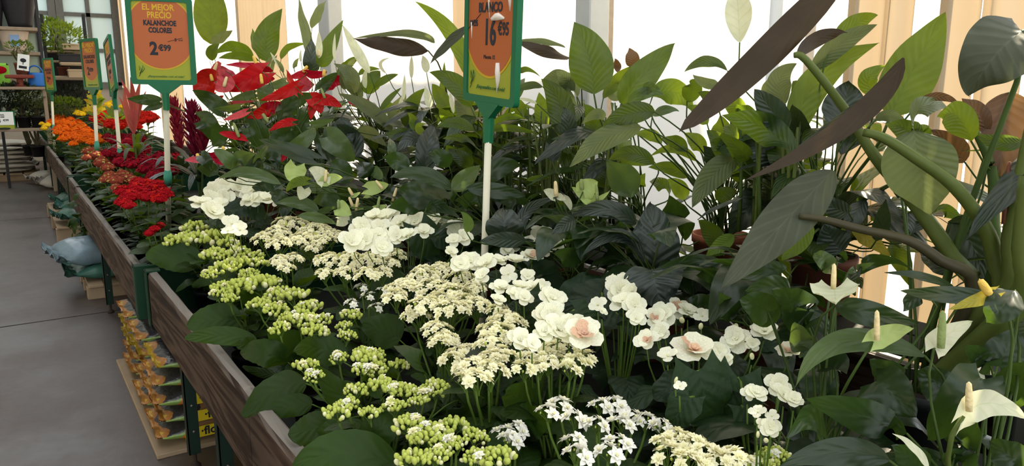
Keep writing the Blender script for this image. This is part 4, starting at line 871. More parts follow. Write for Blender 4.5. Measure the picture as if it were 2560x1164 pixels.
for y, x, lb in ((.47, 1.24, 'white anthurium at the bottom right corner with the largest white flower'), (.76, 1.22, 'white anthurium with a pale green flower standing before the sunlit gap'), (1.16, 1.56, 'anthurium hidden in dark shade under the folded blue-grey leaf'), (1.55, 1.58, 'anthurium with blue-grey pleated leaves right of the begonias'), (1.95, 1.58, 'anthurium with a green flower behind the pleated dark leaves'), (2.4, 1.58, 'anthurium with one small white flower right of the second sign pole'), (2.85, 1.58, 'anthurium with broad dark leaves around the second sign pole'), (3.25, 1.5, 'white anthurium with several pale green flowers left of the second sign pole'), (3.85, 1.32, 'anthurium with glossy leaves below the red flowers'), (4.35, 1.30, 'red anthurium nearest the camera with flat glossy flowers'), (4.85, 1.30, 'red anthurium right beside the KALANCHOE sign')):
    plantbase('A', 'anthurium', lb, 'plant', x, y, .2 if y > 1 else 0, 'pot_brown' if y > 1 else 'pot_black', 'anthuriums behind the begonias')
QP = plantbase('Q', 'alocasia', 'arrow-leaved alocasia with thick stalks and brown leaf undersides at the right', 'plant', 1.60, .76, .2, 'pot_black')
def step(label, x0, x1, y0, y1, h):
    r = thing('display_step', label, 'step', ((x0 + x1) / 2, (y0 + y1) / 2, TRAYZ))
    for k in range(2):
        a = x0 + (x1 - x0) * k / 2; link('plank', MB().bbox((a + .004, y0, TRAYZ + h - .02), (a + (x1 - x0) / 2 - .004, y1, TRAYZ + h), .003).mesh('plank', M['tray'], False), parent=r, loc=(0, 0, 0))
    n_ = max(2, int((y1 - y0) / .8))
    for k in range(n_ + 1): y = y0 + (y1 - y0 - .03) * k / n_; link('support', MB().bbox((x0 + .02, y, TRAYZ), (x1 - .02, y + .03, TRAYZ + h - .02), .003).mesh('support', M['tray'], False), parent=r, loc=(0, 0, 0))
step('high dark step at the back of the nearest bench under the peace lilies', 1.80, 2.08, -.3, 3.55, .36); step('high dark step at the back of the second bench', 1.80, 2.08, 3.75, 7.95, .36)
step('low dark step behind the begonias under the anthuriums', 1.40, 1.74, .6, 3.55, .2); step('low dark step under the red anthuriums on the second bench', 1.16, 1.48, 3.75, 5.1, .2)
ZS = 2.7717
# ---------------- zone A : above and right of the KALANCHOE sign
zone(300, 0, ZS)
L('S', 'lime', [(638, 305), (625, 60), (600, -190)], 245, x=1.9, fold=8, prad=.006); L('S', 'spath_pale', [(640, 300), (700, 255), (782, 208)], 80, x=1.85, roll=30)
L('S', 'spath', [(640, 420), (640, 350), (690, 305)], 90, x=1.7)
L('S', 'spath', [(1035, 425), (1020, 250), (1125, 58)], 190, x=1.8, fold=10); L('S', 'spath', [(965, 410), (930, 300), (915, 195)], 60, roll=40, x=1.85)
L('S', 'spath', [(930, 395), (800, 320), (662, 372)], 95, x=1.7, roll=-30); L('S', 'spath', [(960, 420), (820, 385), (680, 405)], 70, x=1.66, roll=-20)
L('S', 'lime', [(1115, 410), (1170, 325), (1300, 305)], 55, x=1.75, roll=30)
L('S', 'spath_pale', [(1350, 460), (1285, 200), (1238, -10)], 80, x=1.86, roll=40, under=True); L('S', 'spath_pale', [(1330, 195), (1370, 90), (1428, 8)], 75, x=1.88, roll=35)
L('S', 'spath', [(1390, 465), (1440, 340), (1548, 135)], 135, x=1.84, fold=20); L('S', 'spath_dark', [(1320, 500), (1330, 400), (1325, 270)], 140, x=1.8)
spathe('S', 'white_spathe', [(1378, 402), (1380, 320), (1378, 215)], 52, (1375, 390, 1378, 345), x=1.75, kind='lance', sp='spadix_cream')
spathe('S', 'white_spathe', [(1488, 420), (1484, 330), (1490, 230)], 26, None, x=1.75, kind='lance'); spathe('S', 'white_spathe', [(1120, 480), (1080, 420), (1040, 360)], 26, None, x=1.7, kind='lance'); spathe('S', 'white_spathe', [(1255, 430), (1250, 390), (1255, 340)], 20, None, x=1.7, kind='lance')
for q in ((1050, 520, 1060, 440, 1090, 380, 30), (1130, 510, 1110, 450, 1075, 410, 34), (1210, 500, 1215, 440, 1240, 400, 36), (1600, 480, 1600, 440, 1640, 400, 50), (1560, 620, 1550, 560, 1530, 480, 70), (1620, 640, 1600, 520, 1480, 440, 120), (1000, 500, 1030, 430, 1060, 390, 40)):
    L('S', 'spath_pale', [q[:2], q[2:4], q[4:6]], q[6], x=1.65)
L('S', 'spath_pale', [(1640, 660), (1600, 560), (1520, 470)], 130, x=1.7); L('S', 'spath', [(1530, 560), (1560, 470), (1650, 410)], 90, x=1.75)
RX = 4.5
R_ = lambda a, m_, t, w, spd, **kw: spathe('A', kw.pop('mat', 'red_spathe'), [a, m_, t], w, spd, d=kw.pop('d', RX), **kw)
R_((655, 560), (600, 530), (505, 575), 130, (640, 560, 628, 512), roll=-15, d=4.3); R_((600, 640), (560, 590), (510, 560), 150, None, d=4.42, roll=20)
R_((735, 560), (715, 520), (690, 460), 160, None, mat='pink_spathe', d=4.5); R_((735, 550), (715, 590), (660, 620), 130, (720, 600, 740, 530), mat='pink_spathe', d=4.2, sp='spadix_cream'); R_((700, 470), (675, 480), (620, 500), 100, (650, 500, 672, 430), mat='pink_spathe', d=4.45, sp='spadix_cream')
R_((985, 500), (860, 560), (690, 625), 165, (985, 580, 975, 510), under=True, d=4.25, roll=12); R_((950, 462), (840, 452), (735, 450), 42, (950, 455, 922, 385), d=4.35, roll=35); R_((980, 470), (1020, 478), (1065, 490), 50, None, d=4.36, roll=35)
R_((965, 560), (1020, 545), (1075, 545), 75, None, d=4.5); R_((640, 640), (600, 655), (540, 660), 60, None, d=4.6)
R_((1290, 500), (1230, 525), (1175, 530), 55, (1270, 500, 1298, 455), d=4.4, roll=20); R_((1300, 505), (1370, 515), (1435, 495), 60, (1412, 530, 1415, 480), d=4.38, roll=20, sp='spadix_yellow')
R_((1260, 540), (1300, 580), (1350, 585), 75, None, mat='pink_spathe', d=4.5); R_((1230, 590), (1280, 610), (1330, 600), 60, None, mat='pink_spathe', d=4.45)
R_((1440, 590), (1500, 560), (1560, 595), 100, None, d=4.3, cup=.12); R_((1225, 640), (1190, 580), (1150, 485), 60, None, d=4.25, roll=45)
R_((1215, 600), (1110, 650), (970, 692), 85, None, under=True, d=4.2, roll=15); R_((1000, 770), (1060, 740), (1118, 708), 100, None, d=4.3); R_((1010, 760), (960, 790), (880, 820), 80, (990, 790, 1030, 850), d=4.28, sp='spadix_green')
R_((900, 640), (880, 630), (830, 610), 60, None, d=4.5); R_((780, 712), (850, 706), (935, 698), 26, None, mat='pink_spathe', d=4.4, roll=30); R_((620, 680), (660, 690), (720, 660), 60, None, d=4.6)
R_((872, 775), (800, 805), (718, 832), 50, None, mat='pink_spathe', d=4.1, roll=15); R_((820, 945), (750, 930), (685, 918), 55, (825, 950, 785, 848), d=3.9, sp='spadix_green', swid=8); R_((825, 950), (850, 955), (888, 980), 50, None, d=3.9)
R_((1330, 680), (1370, 720), (1390, 790), 110, None, d=4.2); R_((1395, 690), (1460, 700), (1540, 745), 85, (1420, 680, 1392, 608), d=4.18, sp='spadix_green', swid=7); R_((1345, 720), (1330, 760), (1320, 830), 70, None, d=4.22)
R_((1190, 845), (1110, 860), (1028, 908), 58, None, under=True, d=4.0, roll=20); R_((720, 1050), (660, 1075), (610, 1060), 60, (720, 1050, 712, 1012), d=3.6); R_((740, 1100), (690, 1110), (640, 1090), 70, None, d=3.6)
R_((560, 1110), (510, 1105), (448, 1112), 50, (545, 1095, 532, 1062), mat='pink_spathe', d=3.7, roll=20); R_((1600, 690), (1640, 715), (1680, 745), 60, None, d=4.2); R_((1720, 715), (1700, 720), (1660, 730), 60, None, d=4.15)
R_((1150, 1070), (1135, 1090), (1120, 1120), 40, None, d=3.8)
AL = lambda a, m_, t, w, mat='anth', d=4.3, **kw: L('A', mat, [a, m_, t], w, d=d, kind=kw.pop('kind', 'heart'), **kw)
AL((1010, 590), (1000, 650), (985, 725), 120, 'anth_light', 4.35); AL((1145, 565), (1080, 590), (1000, 600), 70, 'anth_light', 4.5); AL((930, 650), (850, 670), (755, 692), 65, 'anth_light', 4.5)
AL((835, 735), (740, 750), (648, 752), 45, 'lime', 4.3, roll=20); AL((720, 765), (620, 690), (500, 625), 130, 'anth', 4.4); AL((1135, 760), (1240, 690), (1370, 655), 115, 'anth', 4.3); AL((1390, 615), (1440, 560), (1512, 500), 90, 'anth', 4.25)
AL((290, 690), (170, 690), (48, 682), 90, 'anth', 5.2, kind='lance'); AL((300, 720), (230, 740), (160, 765), 60, 'anth', 5.1, kind='lance')
AL((1190, 1045), (1290, 960), (1355, 885), 120, 'anth_light', 3.8); AL((1335, 1100), (1140, 1030), (960, 966), 120, 'anth', 3.6, roll=20); AL((800, 1160), (850, 1085), (930, 1065), 130, 'anth_light', 3.5); AL((785, 1140), (720, 1080), (648, 1032), 105, 'anth_light', 3.55); AL((930, 1115), (985, 1060), (1025, 998), 60, 'anth_light', 3.6, roll=30)
AL((1520, 1010), (1540, 900), (1530, 808), 205, 'spath_dark', 4.0, pleat=.012, kind='lance'); AL((1440, 945), (1530, 1020), (1620, 1120), 190, 'anth_light', 3.8); AL((1400, 950), (1430, 1040), (1490, 1140), 130, 'anth', 3.85); AL((1330, 865), (1400, 850), (1485, 825), 60, 'anth_light', 4.0, roll=20)
AL((560, 1075), (600, 1120), (640, 1180), 100, 'anth', 3.6); AL((1180, 900), (1100, 960), (1050, 1010), 160, 'anth', 4.2); AL((900, 880), (960, 950), (960, 1050), 180, 'anth', 4.3); AL((560, 830), (620, 880), (640, 980), 160, 'anth', 4.6); AL((1000, 1060), (1060, 1100), (1090, 1180), 150, 'anth', 3.8); AL((1220, 800), (1250, 880), (1230, 960), 150, 'anth', 4.3); AL((700, 880), (680, 960), (640, 1010), 130, 'anth', 4.3); AL((940, 860), (900, 800), (850, 760), 100, 'anth', 4.5); AL((1200, 740), (1140, 780), (1090, 840), 120, 'anth', 4.5)
# ---------------- zone B : between the two big signs
zone(850, 0, ZS)
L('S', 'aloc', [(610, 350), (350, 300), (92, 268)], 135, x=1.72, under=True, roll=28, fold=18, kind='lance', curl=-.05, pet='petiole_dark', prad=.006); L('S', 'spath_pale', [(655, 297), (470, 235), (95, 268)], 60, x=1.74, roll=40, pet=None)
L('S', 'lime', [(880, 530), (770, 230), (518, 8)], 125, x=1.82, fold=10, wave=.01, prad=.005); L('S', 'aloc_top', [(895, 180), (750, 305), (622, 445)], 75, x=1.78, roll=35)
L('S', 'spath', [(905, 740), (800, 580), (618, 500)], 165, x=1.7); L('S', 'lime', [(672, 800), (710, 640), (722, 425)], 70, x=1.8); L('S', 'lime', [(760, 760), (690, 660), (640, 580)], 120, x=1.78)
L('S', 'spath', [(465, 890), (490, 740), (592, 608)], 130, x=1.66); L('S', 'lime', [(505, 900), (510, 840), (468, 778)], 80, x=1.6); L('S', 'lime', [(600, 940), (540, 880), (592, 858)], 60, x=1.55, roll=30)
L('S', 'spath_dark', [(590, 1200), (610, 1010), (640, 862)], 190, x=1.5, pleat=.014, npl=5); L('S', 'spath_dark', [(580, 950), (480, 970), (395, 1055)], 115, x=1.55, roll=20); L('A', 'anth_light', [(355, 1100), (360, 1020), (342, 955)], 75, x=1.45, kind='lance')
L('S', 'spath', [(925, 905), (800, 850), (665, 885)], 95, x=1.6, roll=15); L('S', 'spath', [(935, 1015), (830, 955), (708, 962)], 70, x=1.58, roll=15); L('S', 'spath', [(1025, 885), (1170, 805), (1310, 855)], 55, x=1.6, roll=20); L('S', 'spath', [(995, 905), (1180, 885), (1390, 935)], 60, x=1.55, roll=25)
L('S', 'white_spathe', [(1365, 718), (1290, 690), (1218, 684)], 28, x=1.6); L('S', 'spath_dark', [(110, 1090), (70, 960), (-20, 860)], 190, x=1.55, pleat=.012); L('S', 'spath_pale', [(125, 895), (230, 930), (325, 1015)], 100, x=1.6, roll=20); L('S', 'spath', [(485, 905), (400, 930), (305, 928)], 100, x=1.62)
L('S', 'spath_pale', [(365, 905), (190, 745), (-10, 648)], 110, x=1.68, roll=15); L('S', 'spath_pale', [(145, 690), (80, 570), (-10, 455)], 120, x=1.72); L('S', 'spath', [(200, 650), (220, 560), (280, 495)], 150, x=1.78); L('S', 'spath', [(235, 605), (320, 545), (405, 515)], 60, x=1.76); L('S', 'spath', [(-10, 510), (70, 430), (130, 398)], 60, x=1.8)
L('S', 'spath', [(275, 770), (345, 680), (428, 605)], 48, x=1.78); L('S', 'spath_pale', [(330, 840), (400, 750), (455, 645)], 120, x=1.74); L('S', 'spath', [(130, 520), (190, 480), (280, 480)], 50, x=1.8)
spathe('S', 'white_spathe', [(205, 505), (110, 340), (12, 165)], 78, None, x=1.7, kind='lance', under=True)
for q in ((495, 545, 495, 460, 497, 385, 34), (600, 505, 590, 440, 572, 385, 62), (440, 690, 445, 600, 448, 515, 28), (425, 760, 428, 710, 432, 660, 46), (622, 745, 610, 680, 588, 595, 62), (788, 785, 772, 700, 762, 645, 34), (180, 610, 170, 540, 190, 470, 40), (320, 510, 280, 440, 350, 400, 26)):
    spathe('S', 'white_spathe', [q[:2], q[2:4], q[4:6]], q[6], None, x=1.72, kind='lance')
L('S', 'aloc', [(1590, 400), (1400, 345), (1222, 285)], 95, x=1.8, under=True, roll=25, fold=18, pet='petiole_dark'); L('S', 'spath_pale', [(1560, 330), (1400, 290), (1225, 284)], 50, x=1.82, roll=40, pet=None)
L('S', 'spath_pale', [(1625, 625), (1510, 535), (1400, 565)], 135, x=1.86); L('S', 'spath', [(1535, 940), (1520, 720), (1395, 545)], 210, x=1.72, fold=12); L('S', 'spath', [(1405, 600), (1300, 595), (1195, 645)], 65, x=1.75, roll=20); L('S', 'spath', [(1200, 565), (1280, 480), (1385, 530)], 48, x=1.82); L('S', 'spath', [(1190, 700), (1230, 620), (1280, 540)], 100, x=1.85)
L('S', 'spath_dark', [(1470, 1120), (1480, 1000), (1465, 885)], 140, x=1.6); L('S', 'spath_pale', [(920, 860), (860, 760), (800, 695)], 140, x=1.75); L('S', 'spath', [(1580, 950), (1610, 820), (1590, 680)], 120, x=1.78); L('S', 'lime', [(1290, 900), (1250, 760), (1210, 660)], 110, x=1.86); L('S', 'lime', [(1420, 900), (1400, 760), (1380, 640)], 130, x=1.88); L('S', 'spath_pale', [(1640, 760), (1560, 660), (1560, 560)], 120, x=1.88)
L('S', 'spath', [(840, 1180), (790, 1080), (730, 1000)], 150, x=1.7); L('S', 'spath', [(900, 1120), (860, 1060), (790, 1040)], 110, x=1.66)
# ---------------- zone C : right of the BLANCO sign
zone(1400, 0, ZS)
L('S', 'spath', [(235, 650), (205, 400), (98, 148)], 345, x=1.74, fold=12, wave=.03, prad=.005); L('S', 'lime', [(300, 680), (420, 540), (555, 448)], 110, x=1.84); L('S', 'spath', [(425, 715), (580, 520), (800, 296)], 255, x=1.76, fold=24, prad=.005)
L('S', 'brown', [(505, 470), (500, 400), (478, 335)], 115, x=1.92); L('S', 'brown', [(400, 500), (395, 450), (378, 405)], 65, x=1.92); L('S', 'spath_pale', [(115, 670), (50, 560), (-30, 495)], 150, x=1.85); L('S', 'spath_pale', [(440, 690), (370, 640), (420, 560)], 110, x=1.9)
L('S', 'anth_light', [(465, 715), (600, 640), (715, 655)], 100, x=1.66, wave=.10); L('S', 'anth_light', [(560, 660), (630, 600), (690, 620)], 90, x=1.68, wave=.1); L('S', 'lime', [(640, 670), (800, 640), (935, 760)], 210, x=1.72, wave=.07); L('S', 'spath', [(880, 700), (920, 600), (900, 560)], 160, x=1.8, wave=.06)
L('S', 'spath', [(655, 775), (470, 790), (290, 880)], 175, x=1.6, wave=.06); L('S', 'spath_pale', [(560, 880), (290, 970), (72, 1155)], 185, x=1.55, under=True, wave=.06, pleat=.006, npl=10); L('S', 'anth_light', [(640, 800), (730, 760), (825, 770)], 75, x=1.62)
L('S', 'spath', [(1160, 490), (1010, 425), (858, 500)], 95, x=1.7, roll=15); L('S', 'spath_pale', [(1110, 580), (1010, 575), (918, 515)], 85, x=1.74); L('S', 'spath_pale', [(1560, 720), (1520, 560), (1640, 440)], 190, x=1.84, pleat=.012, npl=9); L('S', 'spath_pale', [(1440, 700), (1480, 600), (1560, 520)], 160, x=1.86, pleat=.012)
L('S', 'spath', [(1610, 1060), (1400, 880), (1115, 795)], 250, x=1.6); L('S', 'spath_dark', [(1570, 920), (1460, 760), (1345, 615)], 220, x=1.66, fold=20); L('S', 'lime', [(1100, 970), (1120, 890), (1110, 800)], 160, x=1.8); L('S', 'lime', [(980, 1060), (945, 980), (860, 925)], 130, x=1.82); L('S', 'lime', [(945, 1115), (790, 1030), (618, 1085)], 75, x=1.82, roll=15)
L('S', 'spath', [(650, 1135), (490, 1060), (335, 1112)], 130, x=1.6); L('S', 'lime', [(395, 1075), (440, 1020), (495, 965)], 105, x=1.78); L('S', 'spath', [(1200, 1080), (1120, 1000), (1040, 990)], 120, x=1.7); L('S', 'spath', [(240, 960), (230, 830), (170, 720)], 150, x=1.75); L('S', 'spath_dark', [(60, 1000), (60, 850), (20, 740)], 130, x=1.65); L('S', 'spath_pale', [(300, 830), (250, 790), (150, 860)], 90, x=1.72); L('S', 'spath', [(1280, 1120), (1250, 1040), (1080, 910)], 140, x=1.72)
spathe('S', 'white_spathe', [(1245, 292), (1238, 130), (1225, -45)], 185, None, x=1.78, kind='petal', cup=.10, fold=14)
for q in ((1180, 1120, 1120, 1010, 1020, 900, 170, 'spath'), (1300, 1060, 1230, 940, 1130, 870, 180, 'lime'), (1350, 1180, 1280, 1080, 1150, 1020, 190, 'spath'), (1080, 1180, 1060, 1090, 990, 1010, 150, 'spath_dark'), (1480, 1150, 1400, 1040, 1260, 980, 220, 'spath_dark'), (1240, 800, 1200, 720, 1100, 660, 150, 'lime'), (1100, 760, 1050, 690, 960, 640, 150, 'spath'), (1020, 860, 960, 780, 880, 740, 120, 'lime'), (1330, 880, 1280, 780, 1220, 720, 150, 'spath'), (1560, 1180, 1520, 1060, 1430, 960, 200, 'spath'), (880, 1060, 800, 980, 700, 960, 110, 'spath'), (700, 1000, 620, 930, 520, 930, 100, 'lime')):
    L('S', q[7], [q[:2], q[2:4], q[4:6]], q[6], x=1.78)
# arrow-shaped leaf seen from below, with its second lobe
zone(0, 0, 1)
o = L('Q', 'aloc', [(2092, -45), (1900, 150), (1697, 330)], 92, d=1.62, dd=(0, -.08), under=True, fold=10, kind='strap', curl=-.02, pet=None); L('Q', 'aloc', [(1990, 140), (2055, 92), (2118, 82)], 44, d=1.60, under=True, pet=None, name='leaf_lobe')
zone(1960, 0, ZS)
# ---------------- zone D : top right
L('S', 'lime', [(345, 280), (500, 165), (648, 102)], 160, x=1.9); L('S', 'spath_pale', [(195, 490), (400, 300), (648, 170)], 165, x=1.86, pleat=.004); L('S', 'lime', [(75, 970), (230, 560), (660, 295)], 250, x=1.78, fold=16, prad=.005); L('S', 'lime', [(625, 650), (585, 540), (700, 455)], 150, x=1.9)
L('S', 'spath_dark', [(380, 920), (420, 720), (450, 555)], 330, x=1.72, pleat=.012, npl=9); L('S', 'lime', [(735, 810), (900, 470), (1120, 85)], 400, x=1.76, fold=18, wave=.04, prad=.006)
L('S', 'spath', [(120, 720), (100, 620), (60, 560)], 120, x=1.9); L('S', 'spath_dark', [(120, 1100), (100, 900), (60, 720)], 200, x=1.75)
L('Q', 'aloc_top', [(1650, 215), (1450, 400), (1283, 660)], 520, x=1.62, kind='heart', fold=6, curl=.05, wave=.03, pleat=.006, npl=6, prad=.008)
L('Q', 'aloc', [(830, 400), (480, 830), (-285, 1255)], 175, d=1.5, dd=(-.02, -.10), under=True, fold=14, kind='lance', pet=None, wave=.03); L('Q', 'aloc_top', [(620, 640), (330, 860), (20, 1075)], 60, d=1.52, dd=(0, -.04), kind='lance', pet=None, name='leaf_fold')
L('Q', 'spath_pale', [(890, 890), (960, 740), (1140, 745)], 180, x=1.7); L('Q', 'brown', [(950, 690), (1090, 670), (1225, 725)], 70, x=1.75); L('S', 'lime', [(1295, 975), (1190, 800), (1070, 810)], 240, x=1.7); L('Q', 'brown', [(1400, 920), (1340, 780), (1230, 680)], 160, x=1.8)
L('Q', 'brown', [(1560, 640), (1530, 900), (1470, 1350)], 340, x=1.85, fold=20, pleat=.008); L('S', 'spath', [(1650, 985), (1490, 985), (1325, 930)], 130, x=1.75); L('S', 'spath_pale', [(635, 830), (740, 800), (845, 842)], 95, x=1.65); L('S', 'spath', [(900, 1000), (850, 900), (700, 850)], 200, x=1.74); L('S', 'spath', [(1010, 980), (950, 900), (900, 900)], 120, x=1.8); L('S', 'brown', [(1250, 1120), (1150, 1000), (1020, 900)], 200, x=1.9)
zone(1960, 380, ZS)
# ---------------- zone J : right, middle height
L('Q', 'spath_pale', [(900, -150), (950, 150), (1022, 432)], 520, d=1.52, fold=8, pleat=.010, npl=12, wave=.03, pet=None)
zone(0, 0, 1)
L('Q', 'aloc_top', [(2082, 426), (1960, 555), (1803, 722)], 132, d=1.55, dd=(-.05, -.12), kind='lance', fold=10, pleat=.004, npl=8, pet=None); L('Q', 'lime', [(2030, 560), (1990, 610), (1955, 650)], 60, d=1.62, pet=None)
def stalk(pts, r0, r1, mat, name='stalk'):
    W = [P(a, b_, d_) for a, b_, d_ in pts]; base = W[-1]; pt = []
    for i in range(len(W) - 1):
        p0 = W[max(0, i - 1)]; p1, p2 = W[i], W[i + 1]; p3 = W[min(len(W) - 1, i + 2)]
        for k in range(4):
            t = k / 4; pt.append(.5 * ((2 * p1) + (p2 - p0) * t + (2 * p0 - 5 * p1 + 4 * p2 - p3) * t * t + (3 * p1 - p0 - 3 * p2 + p3) * t ** 3))
    pt.append(W[-1]); m_ = len(pt)
    link(name, MB().tube([p - base for p in pt], [r0 + (r1 - r0) * (i / (m_ - 1)) for i in range(m_)], 8).mesh(name, M[mat]), base, QP['root'])
cw = QP['crown']
def cpx():
    v = cw - CAM; dd = v.dot(FW); return (1280 + F * v.dot(RT) / dd, 582 - F * v.dot(UP) / dd, dd)
CX, CY, CD = cpx()
stalk([(1985, 138, 1.60), (2015, 150, 1.60), (2110, 270, 1.62), (2190, 395, 1.62), (2285, 506, 1.6), (2380, 640, 1.56), (2450, 760, 1.5), (CX, CY, CD)], .006, .022, 'petiole_olive')
stalk([(2158, 330, 1.50), (2210, 345, 1.49), (2290, 395, 1.48), (2380, 460, 1.48), (2455, 556, 1.49), (2485, 640, 1.5), (2490, 760, 1.5), (CX, CY, CD)], .008, .020, 'petiole_olive')
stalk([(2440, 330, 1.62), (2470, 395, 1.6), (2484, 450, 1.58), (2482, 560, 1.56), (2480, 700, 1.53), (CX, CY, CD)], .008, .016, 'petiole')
stalk([(2580, 300, 1.44), (2545, 480, 1.45), (2525, 600, 1.46), (2512, 740, 1.47), (CX, CY, CD)], .010, .022, 'petiole_olive')
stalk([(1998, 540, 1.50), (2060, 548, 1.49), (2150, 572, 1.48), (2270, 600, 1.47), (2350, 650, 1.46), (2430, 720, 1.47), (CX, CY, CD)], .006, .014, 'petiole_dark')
stalk([(2575, 440, 1.36), (2560, 620, 1.37), (2545, 760, 1.40), (CX, CY, CD)], .018, .026, 'petiole_olive')
stalk([(2524, 405, 1.47), (2516, 470, 1.46), (2512, 560, 1.46)], .003, .006, 'pot_brown', 'dry_sheath')
zone(1960, 380, ZS)
L('S', 'yellow_leaf', [(470, 550), (600, 610), (735, 725)], 130, x=1.75); L('S', 'lime', [(725, 650), (820, 770), (880, 940)], 150, x=1.85); L('S', 'lime', [(800, 380), (780, 450), (740, 500)], 110, x=1.9); L('S', 'spath_dark', [(640, 610), (680, 480), (705, 325)], 130, x=1.75)
L('A', 'anth', [(435, 905), (640, 745), (890, 805)], 115, x=1.45, kind='lance', roll=20); L('A', 'anth', [(1190, 945), (950, 860), (695, 835)], 70, x=1.5, kind='lance', roll=25); L('A', 'anth', [(1460, 1000), (1100, 985), (808, 960)], 140, x=1.42, kind='lance'); L('A', 'anth', [(1000, 990), (880, 1030), (825, 1105)], 130, x=1.43, kind='lance')
L('S', 'spath', [(1035, 430), (1130, 410), (1240, 485)], 115, x=1.85); L('S', 'spath_dark', [(1140, 480), (1290, 620), (1385, 900)], 330, x=1.72, pleat=.006); L('S', 'spath_dark', [(1210, 810), (1060, 740), (935, 690)], 220, x=1.78); L('A', 'anth', [(1600, 960), (1500, 1080), (1400, 1180)], 260, x=1.3)
L('S', 'spath_dark', [(450, 420), (340, 380), (200, 280)], 160, x=1.7); L('S', 'spath_dark', [(560, 330), (480, 460), (440, 560)], 150, x=1.8); L('S', 'spath_dark', [(900, 340), (830, 260), (700, 180)], 160, x=1.85); L('S', 'spath_dark', [(400, 700), (330, 600), (280, 500)], 260, x=1.72); L('S', 'spath_dark', [(880, 560), (920, 470), (900, 380)], 160, x=1.8)
spathe('A', 'yellow_leaf', [(1440, 985), (1330, 1030), (1140, 1092)], 100, (1420, 980, 1360, 885), d=1.16, swid=22, roll=15)
L('A', 'anth_light', [(330, 800), (270, 740), (205, 700)], 140, x=1.4, kind='heart'); L('A', 'anth', [(370, 760), (410, 720), (430, 680)], 85, x=1.42); L('A', 'anth_light', [(440, 835), (530, 800), (625, 765)], 65, x=1.45, kind='lance')
spathe('A', 'white_spathe', [(350, 945), (355, 1000), (362, 1078)], 330, (342, 950, 348, 772), d=1.36, sp='spadix_cream', swid=14, roll=0, kind='heart', dd=(-.05, -.09), cup=.12)
zone(1800, 700, 2.509)
# ---------------- zone N : white anthurium at the lower right
spathe('A', 'green_spathe', [(960, 385), (1060, 335), (1205, 300)], 135, (983, 375, 985, 188), d=1.24, sp='spadix_cream', swid=15, kind='heart', dd=(.03, .06))
spathe('A', 'white_spathe', [(1345, 425), (1420, 345), (1575, 262)], 150, (1385, 425, 1398, 190), d=1.22, sp='spadix_green', swid=20, kind='heart', dd=(.03, .06))
spathe('A', 'white_spathe', [(1525, 850), (1700, 770), (1915, 868)], 190, (1562, 820, 1562, 638), d=1.10, sp='spadix_cream', swid=18, kind='heart', srad=.006, stem='petiole_olive', dd=(.02, .03), cup=.02)
spathe('A', 'white_spathe', [(1310, 1180), (1210, 1050), (1078, 962)], 52, None, d=1.05, kind='lance', roll=45)
spathe('A', 'white_spathe', [(1500, 640), (1580, 600), (1660, 620)], 120, None, d=1.35, kind='heart')
AN = lambda a, m_, t, w, mat='anth', d=1.25, **kw: L('A', mat, [a, m_, t], w, d=d, kind=kw.pop('kind', 'heart'), prad=.0035, **kw)
AN((1285, 475), (760, 385), (470, 672), 175, 'anth_light', 1.28, kind='lance', fold=20); AN((1170, 960), (880, 845), (540, 738), 260, 'anth', 1.18, kind='lance', fold=16); AN((1060, 1130), (730, 1075), (370, 1165), 210, 'anth', 1.10, kind='lance'); AN((735, 150), (960, 215), (1245, 268), 190, 'anth', 1.36, kind='lance')
AN((1640, 620), (1500, 780), (1300, 1000), 330, 'anth', 1.22); AN((1470, 1090), (1550, 990), (1620, 890), 180, 'anth', 1.16, kind='lance'); AN((1745, 525), (1800, 430), (1860, 310), 260, 'anth', 1.36); AN((1700, 540), (1620, 470), (1540, 400), 160, 'anth', 1.30)
AN((980, 640), (1090, 720), (1230, 860), 330, 'anth', 1.30); AN((1880, 1164), (1800, 1090), (1700, 1010), 240, 'anth', 1.12); AN((1250, 1180), (1180, 1100), (1080, 1040), 220, 'anth', 1.14); AN((640, 980), (560, 860), (420, 990), 200, 'anth', 1.24); AN((1560, 1180), (1480, 1120), (1400, 1080), 200, 'anth', 1.12); AN((520, 180), (440, 120), (330, 60), 220, 'anth', 1.5); AN((560, 300), (480, 250), (380, 180), 220, 'anth', 1.45); AN((300, 200), (220, 150), (120, 120), 220, 'anth', 1.5); AN((720, 560), (660, 480), (560, 430), 220, 'anth', 1.4); AN((1100, 640), (1030, 560), (940, 500), 200, 'anth', 1.38); AN((1830, 700), (1870, 600), (1930, 500), 240, 'anth', 1.3); AN((1400, 700), (1330, 620), (1240, 560), 240, 'anth', 1.36); AN((520, 420), (500, 350), (470, 260), 160, 'anth_light', 1.42)
zone(1400, 380, ZS)
# ---------------- zone I : centre right
L('A', 'spath_dark', [(650, 815), (655, 590), (628, 350)], 375, d=2.25, pleat=.020, npl=6, fold=6, kind='lance', pet=None); L('A', 'spath_dark', [(530, 510), (330, 395), (55, 455)], 150, d=2.3, fold=24, roll=15, kind='lance', pleat=.006); L('A', 'spath_dark', [(110, 470), (40, 500), (-60, 570)], 120, d=2.28, kind='lance'); L('A', 'spath_dark', [(585, 745), (390, 575), (138, 738)], 115, d=2.2, fold=20, roll=10, kind='lance', pleat=.006)
L('A', 'spath_dark', [(640, 815), (665, 920), (700, 1090)], 425, d=2.05, pleat=.012, npl=5, kind='heart', fold=10, dd=(-.04, -.05)); L('A', 'spath_dark', [(975, 820), (920, 920), (862, 1025)], 140, d=2.1, kind='lance'); L('A', 'anth', [(1160, 790), (920, 745), (690, 805)], 95, d=2.02, kind='lance', wave=.08); L('S', 'lime', [(1205, 575), (1110, 645), (1010, 718)], 120, d=2.0)
